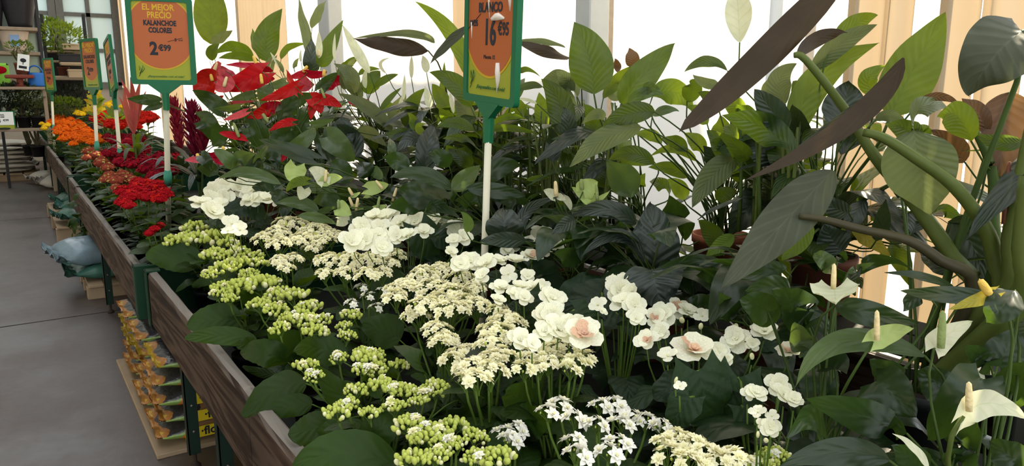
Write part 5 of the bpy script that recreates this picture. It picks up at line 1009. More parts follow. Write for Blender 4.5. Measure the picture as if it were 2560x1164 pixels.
L('S', 'spath_pale', [(1235, 30), (1050, 170), (912, 388)], 205, d=2.15, fold=16, pleat=.008, npl=7); L('S', 'spath_dark', [(1410, 285), (1300, 400), (1175, 570)], 260, d=2.2, pleat=.006); L('A', 'anth_light', [(490, 315), (430, 170), (320, 62)], 255, d=2.5, kind='lance'); L('S', 'spath', [(655, 70), (480, 40), (325, 65)], 120, d=2.6)
L('S', 'spath', [(880, 175), (760, 110), (610, 105)], 110, d=2.5); L('S', 'lime', [(860, 330), (820, 240), (740, 190)], 130, d=2.5); L('A', 'anth', [(840, 500), (790, 420), (755, 300)], 230, d=2.4, kind='lance'); L('A', 'anth', [(430, 860), (400, 750), (340, 655)], 180, d=2.3, kind='lance')
L('A', 'anth', [(280, 420), (180, 390), (60, 410)], 70, 0, d=2.35, kind='lance')
spathe('A', 'green_spathe', [(160, 275), (200, 240), (262, 205)], 150, (152, 260, 148, 185), d=2.35, sp='spadix_green', swid=11); spathe('A', 'green_spathe', [(215, 335), (180, 310), (80, 240)], 100, None, d=2.36); spathe('A', 'green_spathe', [(220, 370), (250, 345), (345, 265)], 60, (260, 340, 250, 220), d=2.3, sp='spadix_green', swid=9, roll=20); spathe('A', 'green_spathe', [(225, 370), (190, 345), (145, 330)], 50, None, d=2.3)
L('S', 'lime', [(1660, 580), (1570, 620), (1500, 720)], 150, d=1.8); L('A', 'anth', [(1560, 820), (1440, 830), (1240, 880)], 170, d=1.7); L('A', 'anth', [(1600, 960), (1460, 930), (1280, 960)], 190, d=1.65); L('A', 'anth', [(1260, 1150), (1180, 1080), (1100, 970)], 200, d=1.75); L('A', 'anth', [(1480, 1180), (1400, 1080), (1330, 1010)], 260, d=1.6); L('S', 'spath', [(1120, 700), (1050, 560), (960, 470)], 160, d=2.3); L('A', 'anth', [(1120, 900), (1040, 850), (940, 850)], 140, d=1.95); L('A', 'anth', [(860, 1100), (1000, 1060), (1140, 1040)], 200, d=1.85)
L('S', 'spath', [(1080, 330), (1150, 290), (1230, 270)], 130, d=2.3); L('S', 'spath', [(320, 330), (280, 200), (250, 100)], 120, d=2.7); L('S', 'spath', [(560, 320), (540, 220), (590, 150)], 130, d=2.6); L('A', 'anth', [(330, 600), (240, 560), (120, 540)], 160, d=2.5); L('A', 'anth', [(100, 800), (60, 720), (-40, 700)], 180, d=2.3); L('S', 'spath', [(760, 300), (700, 220), (620, 200)], 120, d=2.8)
zone(950, 350, ZS)
# ---------------- zone G : round the second sign's pole
GX = 2.75
L('A', 'anth', [(505, 345), (290, 235), (65, 262)], 125, d=GX, kind='lance', roll=15, fold=20); L('A', 'anth_light', [(500, 345), (600, 260), (695, 175)], 150, d=GX - .05, kind='lance', fold=20); L('A', 'anth', [(695, 315), (830, 190), (980, 182)], 165, d=GX, kind='lance', fold=18); L('A', 'anth', [(600, 330), (830, 355), (1010, 385)], 130, d=GX - .1, kind='lance'); L('A', 'anth', [(420, 420), (260, 370), (130, 330)], 240, d=GX + .1, kind='heart')
L('A', 'beg', [(320, 470), (430, 460), (555, 545)], 100, d=2.6, kind='lance', roll=15); L('A', 'anth_light', [(600, 640), (610, 560), (560, 495)], 85, d=2.5, kind='lance'); L('A', 'spath_dark', [(870, 690), (862, 580), (858, 475)], 310, d=2.55, pleat=.012, kind='lance', npl=4); L('A', 'spath_dark', [(985, 650), (1020, 490), (1235, 395)], 100, d=2.5, kind='lance'); L('A', 'spath_dark', [(1010, 700), (850, 690), (690, 700)], 130, d=2.4, kind='lance', pleat=.008)
spathe('A', 'white_spathe', [(1215, 395), (1180, 365), (1132, 345)], 75, (1222, 390, 1215, 282), d=2.5, sp='spadix_cream', swid=11); spathe('A', 'white_spathe', [(1235, 385), (1260, 400), (1290, 410)], 50, None, d=2.5); spathe('A', 'white_spathe', [(1280, 400), (1310, 440), (1320, 490)], 50, None, d=2.55)
L('S', 'lime', [(1020, 275), (1100, 262), (1175, 258)], 55, d=2.9, fold=35); L('S', 'spath', [(1560, 330), (1560, 230), (1540, 130)], 210, d=2.6); L('A', 'anth', [(1240, 560), (1140, 540), (1040, 560)], 140, d=2.6); L('A', 'anth', [(700, 480), (620, 420), (520, 420)], 160, d=2.8); L('A', 'anth', [(1010, 470), (930, 420), (830, 430)], 150, d=2.85); L('A', 'anth', [(330, 480), (200, 440), (60, 470)], 180, d=2.85); L('A', 'anth', [(1400, 480), (1300, 500), (1200, 470)], 140, d=2.6); L('A', 'anth', [(200, 200), (110, 140), (20, 120)], 150, d=3.1); L('A', 'anth', [(480, 180), (420, 120), (330, 90)], 150, d=3.1); L('S', 'spath', [(640, 180), (560, 120), (470, 60)], 120, d=3.2); L('S', 'spath', [(900, 170), (860, 90), (800, 20)], 120, d=3.2); L('S', 'spath', [(1160, 240), (1180, 150), (1150, 60)], 120, d=3.0); L('S', 'spath', [(1000, 160), (1040, 90), (1100, 40)], 110, d=3.1)
zone(400, 400, ZS)
# ---------------- zone E : left centre, the pale green anthurium flowers
EX = 3.3
L('A', 'anth_light', [(835, 165), (600, 85), (410, 128)], 95, d=EX, kind='lance', roll=20); L('A', 'anth_light', [(1085, 215), (1180, 270), (1270, 335)], 175, d=EX + .1, kind='heart'); L('A', 'anth_light', [(1100, 360), (960, 295), (790, 300)], 105, d=EX, kind='lance', roll=15); L('A', 'anth_light', [(960, 385), (1110, 400), (1225, 445)], 80, d=EX - .1, kind='lance', roll=15); L('A', 'anth', [(1330, 470), (1390, 410), (1480, 350)], 170, d=EX - .1); L('A', 'anth', [(1090, 390), (1140, 350), (1230, 320)], 60, d=EX - .05, kind='lance')
spathe('A', 'green_spathe', [(945, 40), (935, 100), (940, 160)], 155, None, d=EX - .1, kind='round'); spathe('A', 'lime', [(1015, 145), (930, 160), (875, 218)], 70, None, d=EX - .12, kind='heart'); spathe('A', 'white_spathe', [(1140, 148), (1100, 90), (1030, 65)], 110, (1145, 150, 1152, 65), d=EX - .1, sp='spadix_cream', swid=8); spathe('A', 'green_spathe', [(1135, 150), (1200, 125), (1265, 120)], 80, None, d=EX - .1); spathe('A', 'white_spathe', [(1000, 200), (990, 230), (970, 275)], 100, None, d=EX)
spathe('A', 'green_spathe', [(1440, 200), (1510, 185), (1585, 165)], 100, (1545, 200, 1495, 140), d=EX - .05, sp='spadix_cream', swid=8); spathe('A', 'green_spathe', [(1240, 330), (1270, 345), (1330, 380)], 120, (1238, 335, 1236, 272), d=EX - .15, sp='spadix_green', swid=8); spathe('A', 'white_spathe', [(1260, 390), (1262, 420), (1220, 450)], 100, None, d=EX - .1); spathe('A', 'green_spathe', [(1420, 240), (1460, 220), (1490, 195)], 60, None, d=EX); spathe('A', 'green_spathe', [(1560, 330), (1520, 330), (1470, 320)], 50, (1505, 345, 1522, 250), d=EX - .1, sp='spadix_green', swid=8)
for a in ((1335, 245, 1305, 190), (1335, 320, 1310, 255), (1360, 350, 1370, 260), (1610, 290, 1640, 190)):
    spathe('A', 'green_spathe', [(a[0], a[1]), (a[0] + 20, a[1] - 4), (a[0] + 55, a[1] - 25)], 34, a, d=EX, sp='spadix_cream', swid=8)
L('A', 'anth', [(700, 60), (640, 20), (560, 10)], 130, d=3.6); L('A', 'anth', [(1300, 160), (1240, 60), (1180, 20)], 180, d=3.6); L('A', 'anth', [(1040, 40), (980, 0), (900, -30)], 120, d=3.6); L('A', 'anth', [(780, 260), (720, 200), (640, 190)], 150, d=3.6); L('A', 'anth', [(880, 330), (820, 250), (760, 230)], 120, d=3.5); L('A', 'anth', [(1480, 130), (1420, 70), (1370, 30)], 150, d=3.5); L('A', 'anth', [(1650, 320), (1600, 240), (1560, 210)], 150, d=3.4); L('A', 'anth', [(1350, 300), (1300, 240), (1220, 200)], 150, d=3.5); L('A', 'anth', [(400, 100), (330, 60), (250, 60)], 120, d=3.7); L('A', 'anth_light', [(1540, 130), (1490, 80), (1450, 110)], 100, d=3.4)
# ---------------- upright bare stalks of the peace lilies right of the second sign
rs = random.Random(12)
for px0, px1, n_ in ((1285, 1410, 26), (1430, 1560, 18), (1850, 1990, 18), (1180, 1280, 10)):
    for k in range(n_):
        a = rs.uniform(px0, px1); xx = rs.uniform(1.70, 1.92); b0 = PXB(a + rs.uniform(-18, 18), rs.uniform(470, 520), xx); t0 = PXB(a + rs.uniform(-25, 25), rs.uniform(255, 330), xx + rs.uniform(-.05, .05))
        pl = nearest('S', b0); mid = b0.lerp(t0, .5) + Vector((0, rs.uniform(-.02, .02), 0))
        link('stalk', MB().tube([p - b0 for p in bez(b0 - Vector((0, 0, .1)), b0.lerp(mid, .6), mid.lerp(t0, .4), t0, 5)], [.006, .0055, .005, .0045, .004, .003], 6).mesh('stalk', M[rs.choice(('petiole_olive', 'petiole', 'petiole_olive'))]), b0, pl['root'])
# ---------------- unseen leaf mass under and between the named leaves
GAPS = [(2165, 650, 2420, 930), (1530, 455, 1680, 530), (1500, 20, 1960, 330), (2240, 180, 2420, 300), (1560, 330, 1790, 450), (1730, 500, 1830, 620)]
def proj(w):
    v = w - CAM; d_ = v.dot(FW); return 1280 + F * v.dot(RT) / d_, 582 - F * v.dot(UP) / d_
SPF = [unit_leaf('lance', 300 + i, w=.38, droop=.1 + .15 * i, fold=14, wave=.03).mesh('leaf', M[('spath', 'spath', 'spath_dark')[i]]) for i in range(3)]
ANF = [unit_leaf('heart', 310 + i, w=.62, droop=.15 + .1 * i, fold=10, wave=.03).mesh('leaf', M['anth']) for i in range(3)]
rf = random.Random(5)
for grp, lib, n_, Lr, zr in (('S', SPF, 75, (.18, .32), (-.10, .40)), ('A', ANF, 30, (.12, .20), (-.04, .26))):
    for p in PLANTS[grp]:
        for k in range(n_):
            a = k * 2.4 + rf.uniform(-.4, .4); Ln = rf.uniform(*Lr); e = rf.uniform(-.2, .7) if grp == 'S' else rf.uniform(-.4, .4)
            hz = rf.uniform(*zr); out = rf.uniform(.05, .16)
            b0 = p['crown'] + Vector((math.cos(a) * out, math.sin(a) * out, hz)); dv = Vector((math.cos(a) * math.cos(e), math.sin(a) * math.cos(e), math.sin(e)))
            tip = b0 + dv * Ln
            if tip.x > 2.33 or b0.x > 2.3 or tip.y < .1: continue
            if any(g[0] < q[0] < g[2] and g[1] < q[1] < g[3] for q in (proj(b0), proj(tip), proj(b0 + dv * Ln * .5)) for g in GAPS): continue
            if proj(tip)[1] < 235 or proj(b0)[1] < 260: continue
            put('leaf', rf.choice(lib), p['root'], b0, aim(dv, (rf.uniform(-.3, .3), rf.uniform(-.3, .3), 1), Ln)); NL[0] += 1
            petiole(p, b0, rf.choice(('petiole', 'petiole', 'petiole_olive')), .0028, tip_dir=(dv * .5 + Vector((0, 0, .5))))
# ================================================================== UNDER THE BENCHES: SACKS AND PALLETS
m, n, l, b = newmat('sack_print')
tc = n.new('ShaderNodeTexCoord'); sx = n.new('ShaderNodeSeparateXYZ'); l.new(tc.outputs['Object'], sx.inputs[0])
def ramp2(src, stops, mode='CONSTANT'):
    r = n.new('ShaderNodeValToRGB'); r.color_ramp.interpolation = mode; e = r.color_ramp.elements
    while len(e) < len(stops): e.new(.5)
    for i, (p, c) in enumerate(stops): e[i].position = p; e[i].color = (*c, 1)
    l.new(src, r.inputs[0]); return r
mr = n.new('ShaderNodeMapRange'); mr.inputs[1].default_value = -.3; mr.inputs[2].default_value = .3
nz = n.new('ShaderNodeTexNoise'); nz.inputs['Scale'].default_value = 9; l.new(tc.outputs['Object'], nz.inputs['Vector'])
ad = n.new('ShaderNodeMath'); ad.operation = 'MULTIPLY_ADD'; ad.inputs[1].default_value = .12; l.new(nz.outputs['Fac'], ad.inputs[0]); l.new(sx.outputs[0], ad.inputs[2])
l.new(ad.outputs[0], mr.inputs[0])
top = ramp2(mr.outputs[0], [(0, (.42, .28, .02)), (.10, (.30, .12, .02)), (.15, (.030, .028, .030)), (.34, (.27, .15, .07)), (.62, (.22, .05, .20)), (.68, (.24, .20, .08)), (.78, (.10, .18, .04))])
side = ramp2(mr.outputs[0], [(0, (.40, .28, .03)), (.12, (.16, .25, .05)), (.24, (.45, .15, .02)), (.34, (.50, .50, .46)), (.42, (.45, .14, .02)), (.85, (.12, .22, .04))])
g = n.new('ShaderNodeNewGeometry'); sn = n.new('ShaderNodeSeparateXYZ'); l.new(g.outputs['Normal'], sn.inputs[0])
th = n.new('ShaderNodeMapRange'); th.inputs[1].default_value = .5; th.inputs[2].default_value = .62; l.new(sn.outputs[2], th.inputs[0])
mx = n.new('ShaderNodeMix'); mx.data_type = 'RGBA'; l.new(th.outputs[0], mx.inputs['Factor']); l.new(side.outputs[0], mx.inputs['A']); l.new(top.outputs[0], mx.inputs['B'])
l.new(mx.outputs['Result'], b.inputs['Base Color']); b.inputs['Roughness'].default_value = .28
n2 = n.new('ShaderNodeTexNoise'); n2.inputs['Scale'].default_value = 30; n2.inputs['Detail'].default_value = 2; l.new(tc.outputs['Object'], n2.inputs['Vector'])
bp = n.new('ShaderNodeBump'); bp.inputs['Strength'].default_value = .5; bp.inputs['Distance'].default_value = .012; l.new(n2.outputs['Fac'], bp.inputs['Height']); l.new(bp.outputs['Normal'], b.inputs['Normal'])
flat('sack_green', (.035, .10, .075), .25, noise=.4, nscale=14, bump=.6)
flat('sack_grey', (.40, .38, .33), .4, noise=.25, nscale=9, bump=.6)
flat('sack_blue', (.16, .22, .25), .22, noise=.35, nscale=12, bump=.7)
flat('flap_yellow', (.40, .25, .02), .3, noise=.2, nscale=25, bump=.6)
flat('flap_orange', (.36, .15, .03), .3, noise=.2, nscale=25, bump=.6)
flat('label_yellow', (.62, .48, .02), .35); flat('label_white', (.62, .62, .60), .4); flat('flower_print', (.26, .07, .26), .35)
flat('pallet_wood', (.26, .19, .12), .8, noise=.3, nscale=7)
def sack_mesh(lx, ly, lz, seed, mat):
    rnd = random.Random(seed); v = []; f = []; nu, nv_ = 14, 12
    for i in range(nu + 1):
        t = -1 + 2 * i / nu; tx = 1 - abs(t) ** 6 * .0
        hz = lz / 2 * max(.10, (1 - abs(t) ** 4)); hy = ly / 2 * (1 - .06 * abs(t) ** 3)
        for k in range(nv_):
            a = 2 * PI * k / nv_; ca, sa = math.cos(a), math.sin(a)
            y = hy * math.copysign(abs(ca) ** .55, ca); z = hz * math.copysign(abs(sa) ** .6, sa) + rnd.uniform(-.004, .004)
            v.append((t * lx / 2, y, z))
    for i in range(nu):
        for k in range(nv_): f.append((i * nv_ + k, (i + 1) * nv_ + k, (i + 1) * nv_ + (k + 1) % nv_, i * nv_ + (k + 1) % nv_))
    f.append(tuple(range(nv_))); f.append(tuple(nu * nv_ + k for k in range(nv_))[::-1])
    return MB().add(v, f).mesh('sack_body', mat)
def flap_mesh(ly, seed, mat):
    rnd = random.Random(seed); v = []; f = []; nn = 10
    for i in range(nn + 1):
        y = -ly / 2 * .96 + ly * .96 * i / nn; w = .016 * math.sin(i * 1.9 + seed)
        for k, x in enumerate((.02, -.012, -.04, -.062)):
            for s_ in (.003, -.003): v.append((x + .006 * math.sin(i * 2.3 + k), y, w * k * .8 + .012 * k * rnd.uniform(-.2, 1) + s_))
    for i in range(nn):
        for k in range(3):
            for s_ in (0, 1):
                a = i * 8 + k * 2 + s_; q = (a, a + 2, a + 10, a + 8); f.append(q if s_ else q[::-1])
        f.append((i * 8 + 6, i * 8 + 7, i * 8 + 15, i * 8 + 14))
    return MB().add(v, f).mesh('crimped_end', mat)
SACK = [sack_mesh(.58, .40, .092, i, M['sack_print']) for i in range(2)]; FLAP = [flap_mesh(.40, i, M[('flap_yellow', 'flap_orange')[i % 2]]) for i in range(4)]
FLW = text_mesh('·flow/er·', .052, M['ink'], .0012)
FLR = text_mesh('w/', .052, M['fl_red'], .0016)
WTX = text_mesh('BULBOS', .030, M['label_white'], .0008)
cols = [(3.40, 5, 'the nearest column'), (3.82, 5, 'the middle column'), (4.25, 5, 'the farthest column')]
pos = {0: 'bottom', 1: 'second from the floor', 2: 'middle', 3: 'second from the top', 4: 'topmost'}
rb = random.Random(3)
pal = thing('pallet', 'flat wooden floor boards under the stacked flower-soil sacks', 'boards', (.85, 3.68, 0))
for k in range(5): link('plank', MB().bbox((.37 + k * .15, 3.16, 0), (.50 + k * .15, 4.50, .02), .003).mesh('plank', M['pallet_wood'], False), parent=pal, loc=(0, 0, 0))
for y, nl, where in cols:
    for k in range(nl):
        z = .022 + .041 + k * .077; x = .705 + rb.uniform(-.025, .02); yy = y + rb.uniform(-.012, .012)
        r = thing('soil_sack', 'orange and green soil sack, %s in %s of the stack' % (pos[k], where), 'sack', (x, yy, z), 'flower-soil sacks under the benches')
        link('sack_body', rb.choice(SACK), (x, yy, z), r, rot=(0, 0, rb.uniform(-.03, .03)), scale=(1, 1, .86 if k < nl - 1 else .92))
        link('crimped_end', rb.choice(FLAP), (x - .280, yy, z), r, scale=(.42, .95, .25))
        lab = link('label', MB().box((-.13, -.003, -.024), (.15, .003, .024)).mesh('label', M['label_yellow'], False), (x - .07, yy - .2035, z), r)
        link('lettering', FLW, parent=lab, mat4=Matrix.Translation((.02, -.0036, 0)) @ Matrix.Rotation(PI / 2, 4, 'X')); link('lettering', FLR, parent=lab, mat4=Matrix.Translation((.035, -.0042, 0)) @ Matrix.Rotation(PI / 2, 4, 'X') @ Matrix.Scale(.8, 4))
        link('lettering', WTX, parent=lab, mat4=Matrix.Translation((.215, -.001, 0)) @ Matrix.Rotation(PI / 2, 4, 'X'))
        if k == nl - 1:
            link('price_label', MB().box((-.035, -.025, -.001), (.035, .025, .001)).mesh('price_label', M['label_white'], False), (x - .06, yy - .10, z + .0415), r)
            link('flower_print', MB().ell((0, 0, 0), (.06, .05, .003), 9, 4).mesh('flower_print', M['flower_print']), (x + .02, yy + .04, z + .0425), r)
def sack(label, mat, x, y, z, lx, ly, lz, rz=0, tilt=0):
    r = thing('sack', label, 'sack', (x, y, z)); R = (tilt, 0, rz)
    link('sack_body', sack_mesh(lx, ly, lz, int(y * 10), M[mat]), (x, y, z), r, rot=R)
    e = link('crimped_end', flap_mesh(ly, 2, M[mat]), (x, y, z), r, rot=R); e.location = Matrix.Rotation(rz, 3, 'Z') @ Vector((-lx / 2, 0, 0)); return r
sack('pale striped sack on the floor at the bottom of the picture', 'sack_grey', .80, 2.55, .06, .5, .36, .11)
sack('crumpled blue-grey sack poking out under the trailing vine', 'sack_blue', .42, 6.35, .31, .42, .34, .16, .3, .2)
sack('flat green sack just below the crumpled one', 'sack_green', .60, 6.35, .17, .6, .5, .11)
sack('green plastic sack on the pallet under the third bench', 'sack_green', .62, 8.8, .24, .5, .5, .16, .2); sack('second green plastic sack behind the first under the third bench', 'sack_green', .66, 9.5, .24, .5, .5, .16, -.1)
sack('dark green sack at the back of the pallet under the third bench', 'sack_green', .66, 10.15, .24, .5, .5, .16, .1)
def pallet(label, x0, x1, y0, y1, h=.14):
    p_ = thing('pallet', label, 'pallet', ((x0 + x1) / 2, (y0 + y1) / 2, 0))
    nn = 5
    for k in range(nn):
        a = x0 + (x1 - x0) * k / nn; link('plank', MB().bbox((a + .01, y0, h), (a + (x1 - x0) / nn - .02, y1, h + .02), .003).mesh('plank', M['pallet_wood'], False), parent=p_, loc=(0, 0, 0))
    for y in (y0 + .03, (y0 + y1) / 2 - .04, y1 - .12): link('bearer', MB().bbox((x0, y, 0), (x1, y + .09, h), .003).mesh('bearer', M['pallet_wood'], False), parent=p_, loc=(0, 0, 0))
pallet('wooden pallet under the crumpled sack at the second bench', .36, 1.0, 6.0, 6.75, .09); pallet('wooden pallet with green sacks under the third bench', .30, 1.0, 8.5, 10.5)
pallet('wooden pallet on the far floor carrying flattened pale sacks', -.9, .42, 14.9, 16.1, .10)
for k in range(7):
    sack(['lowest', 'second lowest', 'third lowest', 'middle', 'third highest', 'second highest', 'uppermost'][k] + ' flattened pale sack of the far floor stack', 'sack_grey', -.25 + .05 * math.sin(k * 2.1), 15.5 + .05 * math.cos(k * 3), .165 + k * .075, 1.05, .9, .085, PI + .08 * math.sin(k))
sack('rumpled pale sack leaning beside the far floor stack', 'sack_grey', .52, 14.3, .10, .5, .6, .2, .3); sack('second rumpled pale sack beside the bench legs', 'sack_grey', .62, 13.6, .10, .5, .6, .2, -.2)
# ---- trailing vine over the second board
vr = thing('trailing_vine', 'thin trailing vine hanging over the second bench board', 'plant', (.43, 7.0, .71))
vp = [P(a, c_, 5.95) for a, c_ in ((205, 480), (203, 505), (210, 530), (205, 560), (212, 590))]
link('vine_stem', MB().tube([p - WLOC[vr.name] for p in vp], .006, 5).mesh('vine_stem', M['petiole']), WLOC[vr.name], vr)
rv = random.Random(8)
for i in range(26):
    p = vp[0].lerp(vp[-1], rv.random()) + Vector((rv.uniform(-.10, .06), rv.uniform(-.1, .1), rv.uniform(-.04, .04)))
    put('leaf', rv.choice(KAL), vr, p, aim((rv.uniform(-1, 1), rv.uniform(-1, 1), rv.uniform(-.8, .2)), (-.4, -.4, 1), rv.uniform(.06, .11)))
# ================================================================== BROMELIADS, CROTON AND SHRUBS OF THE FARTHER BENCHES
def plume(root, base, tip, w, mat, nb, seed, Lb=.09):
    rnd = random.Random(seed); mb = MB(); base, tip = Vector(base), Vector(tip); ax = tip - base; mb.tube([Vector((0, 0, 0)), ax * .95], [.010, .004], 6)
    an = ax.normalized(); X = an.orthogonal().normalized(); Y = an.cross(X)
    for i in range(nb):
        t = i / nb; a = i * 2.4; rr = w * (.35 + .65 * math.sin(PI * min(1, .12 + t * .8))); d_ = (X * math.cos(a) + Y * math.sin(a))
        B = ax * (t * .92); T = B + d_ * rr + an * Lb * rnd.uniform(.7, 1.1); Mi = B.lerp(T, .5) + d_ * rr * .12
        g_ = leaf_geo(B, Mi, T, Lb * .30, an + d_ * .3, 'pointed', fold=10, seed=i, nv=4, nu=2); mb.add([Vector(q) + B for q in g_.v], g_.f, g_.uv)
    link('plume', mb.mesh('plume', M[mat]), base, root)
    c_ = WLOC[root.name] + Vector((0, 0, .14)); link('flower_stem', MB().tube([Vector((0, 0, 0)), base - c_], .007, 6).mesh('flower_stem', M['petiole']), c_, root)
def strapleaves(root, c, n_, L0, L1, mat, w, seed, e0=.2, e1=1.1, droop=.3):
    rnd = random.Random(seed)
    for i in range(n_):
        a = i * 2.4 + rnd.uniform(-.3, .3); e = rnd.uniform(e0, e1); Ln = rnd.uniform(L0, L1); d_ = Vector((math.cos(a) * math.cos(e), math.sin(a) * math.cos(e), math.sin(e)))
        B = Vector(c); T = B + d_ * Ln - Vector((0, 0, Ln * droop)); Mi = B + d_ * Ln * .5 + Vector((0, 0, Ln * .08))
        link('leaf', leaf_geo(B, Mi, T, w, (0, 0, 1), 'strap', fold=16, seed=seed + i, nv=10, nu=4).mesh('leaf', M[mat]), B, root)
def fbase(name, label, px, py, d, z0, pm='pot_black', cat='plant'):
    w = P(px, py, d); z0 = TRAYZ
    r = potted(name, label, cat, w.x, w.y, z0, True, pm); return r, Vector((w.x, w.y, z0 + .15))
r, c = fbase('bromeliad', 'dark magenta feathery bromeliad right of the KALANCHOE pole', 495, 400, 4.9, .72)
plume(r, P(488, 392, 4.9), P(478, 262, 4.9), .085, 'plume', 90, 1); plume(r, P(505, 385, 4.85), P(506, 288, 4.85), .07, 'plume', 60, 5); strapleaves(r, c + Vector((0, 0, .25)), 16, .25, .45, 'spath_dark', .06, 21)
r, c = fbase('bromeliad', 'slim magenta feathery bromeliad partly hidden by the KALANCHOE pole', 448, 395, 5.3, .72)
plume(r, P(452, 375, 5.3), P(433, 248, 5.3), .06, 'plume', 80, 3); strapleaves(r, c + Vector((0, 0, .25)), 14, .25, .45, 'spath_dark', .06, 31)
r, c = fbase('guzmania', 'pink-red guzmania with flared bracts left of the KALANCHOE pole', 333, 360, 6.0, .80)
for q in ((335, 335, 332, 270, 300, 195, 16), (335, 335, 335, 260, 325, 190, 18), (336, 330, 340, 260, 352, 200, 16), (334, 335, 322, 290, 296, 240, 14), (338, 320, 345, 280, 366, 225, 14), (333, 330, 318, 280, 310, 215, 16)):
    zone(0, 0, 1); L('G', 'guzmania', [q[:2], q[2:4], q[4:6]], q[6] * 1.1, d=5.9, pet=None, kind='lance', fold=25, plant=dict(root=r, x=c.x, y=c.y, crown=c))
strapleaves(r, c + Vector((0, 0, .3)), 14, .25, .45, 'spath', .05, 41, .3, 1.0); link('flower_stem', MB().tube([c - WLOC[r.name], P(334, 335, 5.9) - WLOC[r.name]], .012, 6).mesh('flower_stem', M['petiole_olive']), WLOC[r.name], r)
r, c = fbase('croton', 'yellow variegated croton behind the second sign pole', 238, 300, 9.0, .85)
rc = random.Random(4)
for i in range(24):
    zone(0, 0, 1); bx_, by_ = 238 + rc.uniform(-8, 8), 290 - i * 2.4; s_ = rc.choice((-1, 1))
    L('G', rc.choice(('croton', 'croton', 'lime')), [(bx_, by_), (bx_ + s_ * 10, by_ - 8), (bx_ + s_ * rc.uniform(14, 26), by_ - rc.uniform(0, 22))], 11, d=8.9 + rc.uniform(-.1, .1), pet=None, kind='lance', plant=dict(root=r, x=c.x, y=c.y, crown=c))
link('trunk', MB().tube([c - Vector((0, 0, .03)), c + Vector((0, 0, .75))], [.010, .006], 6).mesh('trunk', M['petiole_dark']), (0, 0, 0), r)
r, c = fbase('foliage_plant', 'lime-leaved foliage plant between the leaning sign and the pink guzmania', 285, 285, 8.2, .85); strapleaves(r, c + Vector((0, 0, .35)), 26, .3, .55, 'lime', .06, 51, .3, 1.2)
def bush(label, px, py, d, rx, rz, mat, nl=620, lf=.06, z0=None, name='shrub', trunk=True):
    w = P(px, py, d); rnd = random.Random(px * 7 + py); zb = z0 if z0 is not None else TRAYZ
    r = thing(name, label, 'plant', (w.x, w.y, zb)); mb = MB()
    for i in range(nl):
        u = Vector((rnd.gauss(0, 1), rnd.gauss(0, 1), rnd.gauss(0, 1))).normalized() * rnd.uniform(.55, 1) ** .6; B = Vector((u.x * rx, u.y * rx, u.z * rz))
        dv = (u + Vector((rnd.uniform(-.6, .6), rnd.uniform(-.6, .6), rnd.uniform(-.2, .7)))).normalized(); Ln = lf * rnd.uniform(.7, 1.3)
        g_ = leaf_geo(B, B + dv * Ln * .5 + Vector((0, 0, .004)), B + dv * Ln, Ln * .42, Vector((0, 0, 1)) + u * .4, 'lance', fold=12, seed=i, nv=3, nu=2); mb.add([Vector(q) + B for q in g_.v], g_.f, g_.uv)
    fo = link('foliage', mb.mesh('foliage', M[mat]), w, r); fo['kind'] = 'stuff'
    p_ = link('pot', POTB['pot_brown' if 'bonsai' in label else 'pot_black'], (w.x, w.y, zb), r); link('soil', SOILB, (w.x, w.y, zb + .146), p_)
    tk = MB(); b0 = Vector((w.x, w.y, zb + .14))
    for a in range(3):
        t_ = w + Vector((rnd.uniform(-.5, .5) * rx, rnd.uniform(-.5, .5) * rx, 0)); tk.tube([q for q in bez(b0, b0 + Vector((.06 * (a - 1), .03, (w.z - zb) * .3)), t_ - Vector((.05, 0, (w.z - zb) * .3)), t_, 6)], [.02, .018, .016, .013, .010, .008, .005], 6)
    link('trunk', tk.mesh('trunk', M['petiole_dark']), (0, 0, 0), r)
    return r
for a in ((18, 240, 11.0, .22, .17, 'spath_dark', 'dark shrub at the left picture edge above the price card'), (52, 236, 10.95, .24, .17, 'spath_dark', 'dark shrub below the red plant tray'), (88, 240, 11.0, .22, .16, 'spath_pale', 'greyish shrub below the blue watering can'), (150, 225, 13.2, .30, .22, 'spath', 'green shrub right of the slender far sign'), (190, 240, 12.8, .26, .22, 'spath_dark', 'dark shrub left of the yellow croton'), (62, 275, 11.4, .20, .12, 'lime', 'low lime-green plant next to the white price card'), (85, 290, 11.2, .22, .16, 'spath_dark', 'dark low plant at the far board beside the yellow kalanchoe'), (165, 265, 11.6, .24, .12, 'spath', 'low green plant behind the orange row'), (130, 262, 12.2, .22, .12, 'anth_light', 'pale low plant behind the slender far sign')):
    bush(a[6], a[0], a[1], a[2], a[3], a[4], a[5], z0=.95 if a[0] in (18, 52, 88) else None)
# ================================================================== FAR SHELVES
flat('shelf_wood', (.24, .19, .14), .7, noise=.2); flat('shelf_dark', (.030, .030, .034), .5); flat('pot_cream', (.55, .47, .40), .6, noise=.06); flat('pot_slate', (.022, .021, .026), .5, noise=.2); flat('card_blue', (.20, .34, .58), .5); flat('can_blue', (.02, .12, .42), .35); flat('bag_lime', (.22, .50, .06), .3, noise=.2, bump=.4); flat('red_tray', (.16, .035, .025), .5); flat('box_beige', (.48, .38, .26), .7); flat('paint_mint', (.40, .52, .46), .6)
YS = 14.2
def W2(px, py, y):
    r_ = ray(px, py); return CAM + r_ * (y / r_.y)
sh = thing('shelving', 'grey metal shelving with large plant pots at the far left', 'shelf', (.1, YS, 0))
xa, xb_ = W2(-30, 75, YS).x, W2(92, 75, YS).x
for py in (74, 134, 200): z = W2(50, py, YS).z; link('shelf', MB().bbox((xa, YS - .3, z - .03), (xb_, YS + .3, z + .02), .004).mesh('shelf', M['shelf_wood'], False), parent=sh, loc=(0, 0, 0))
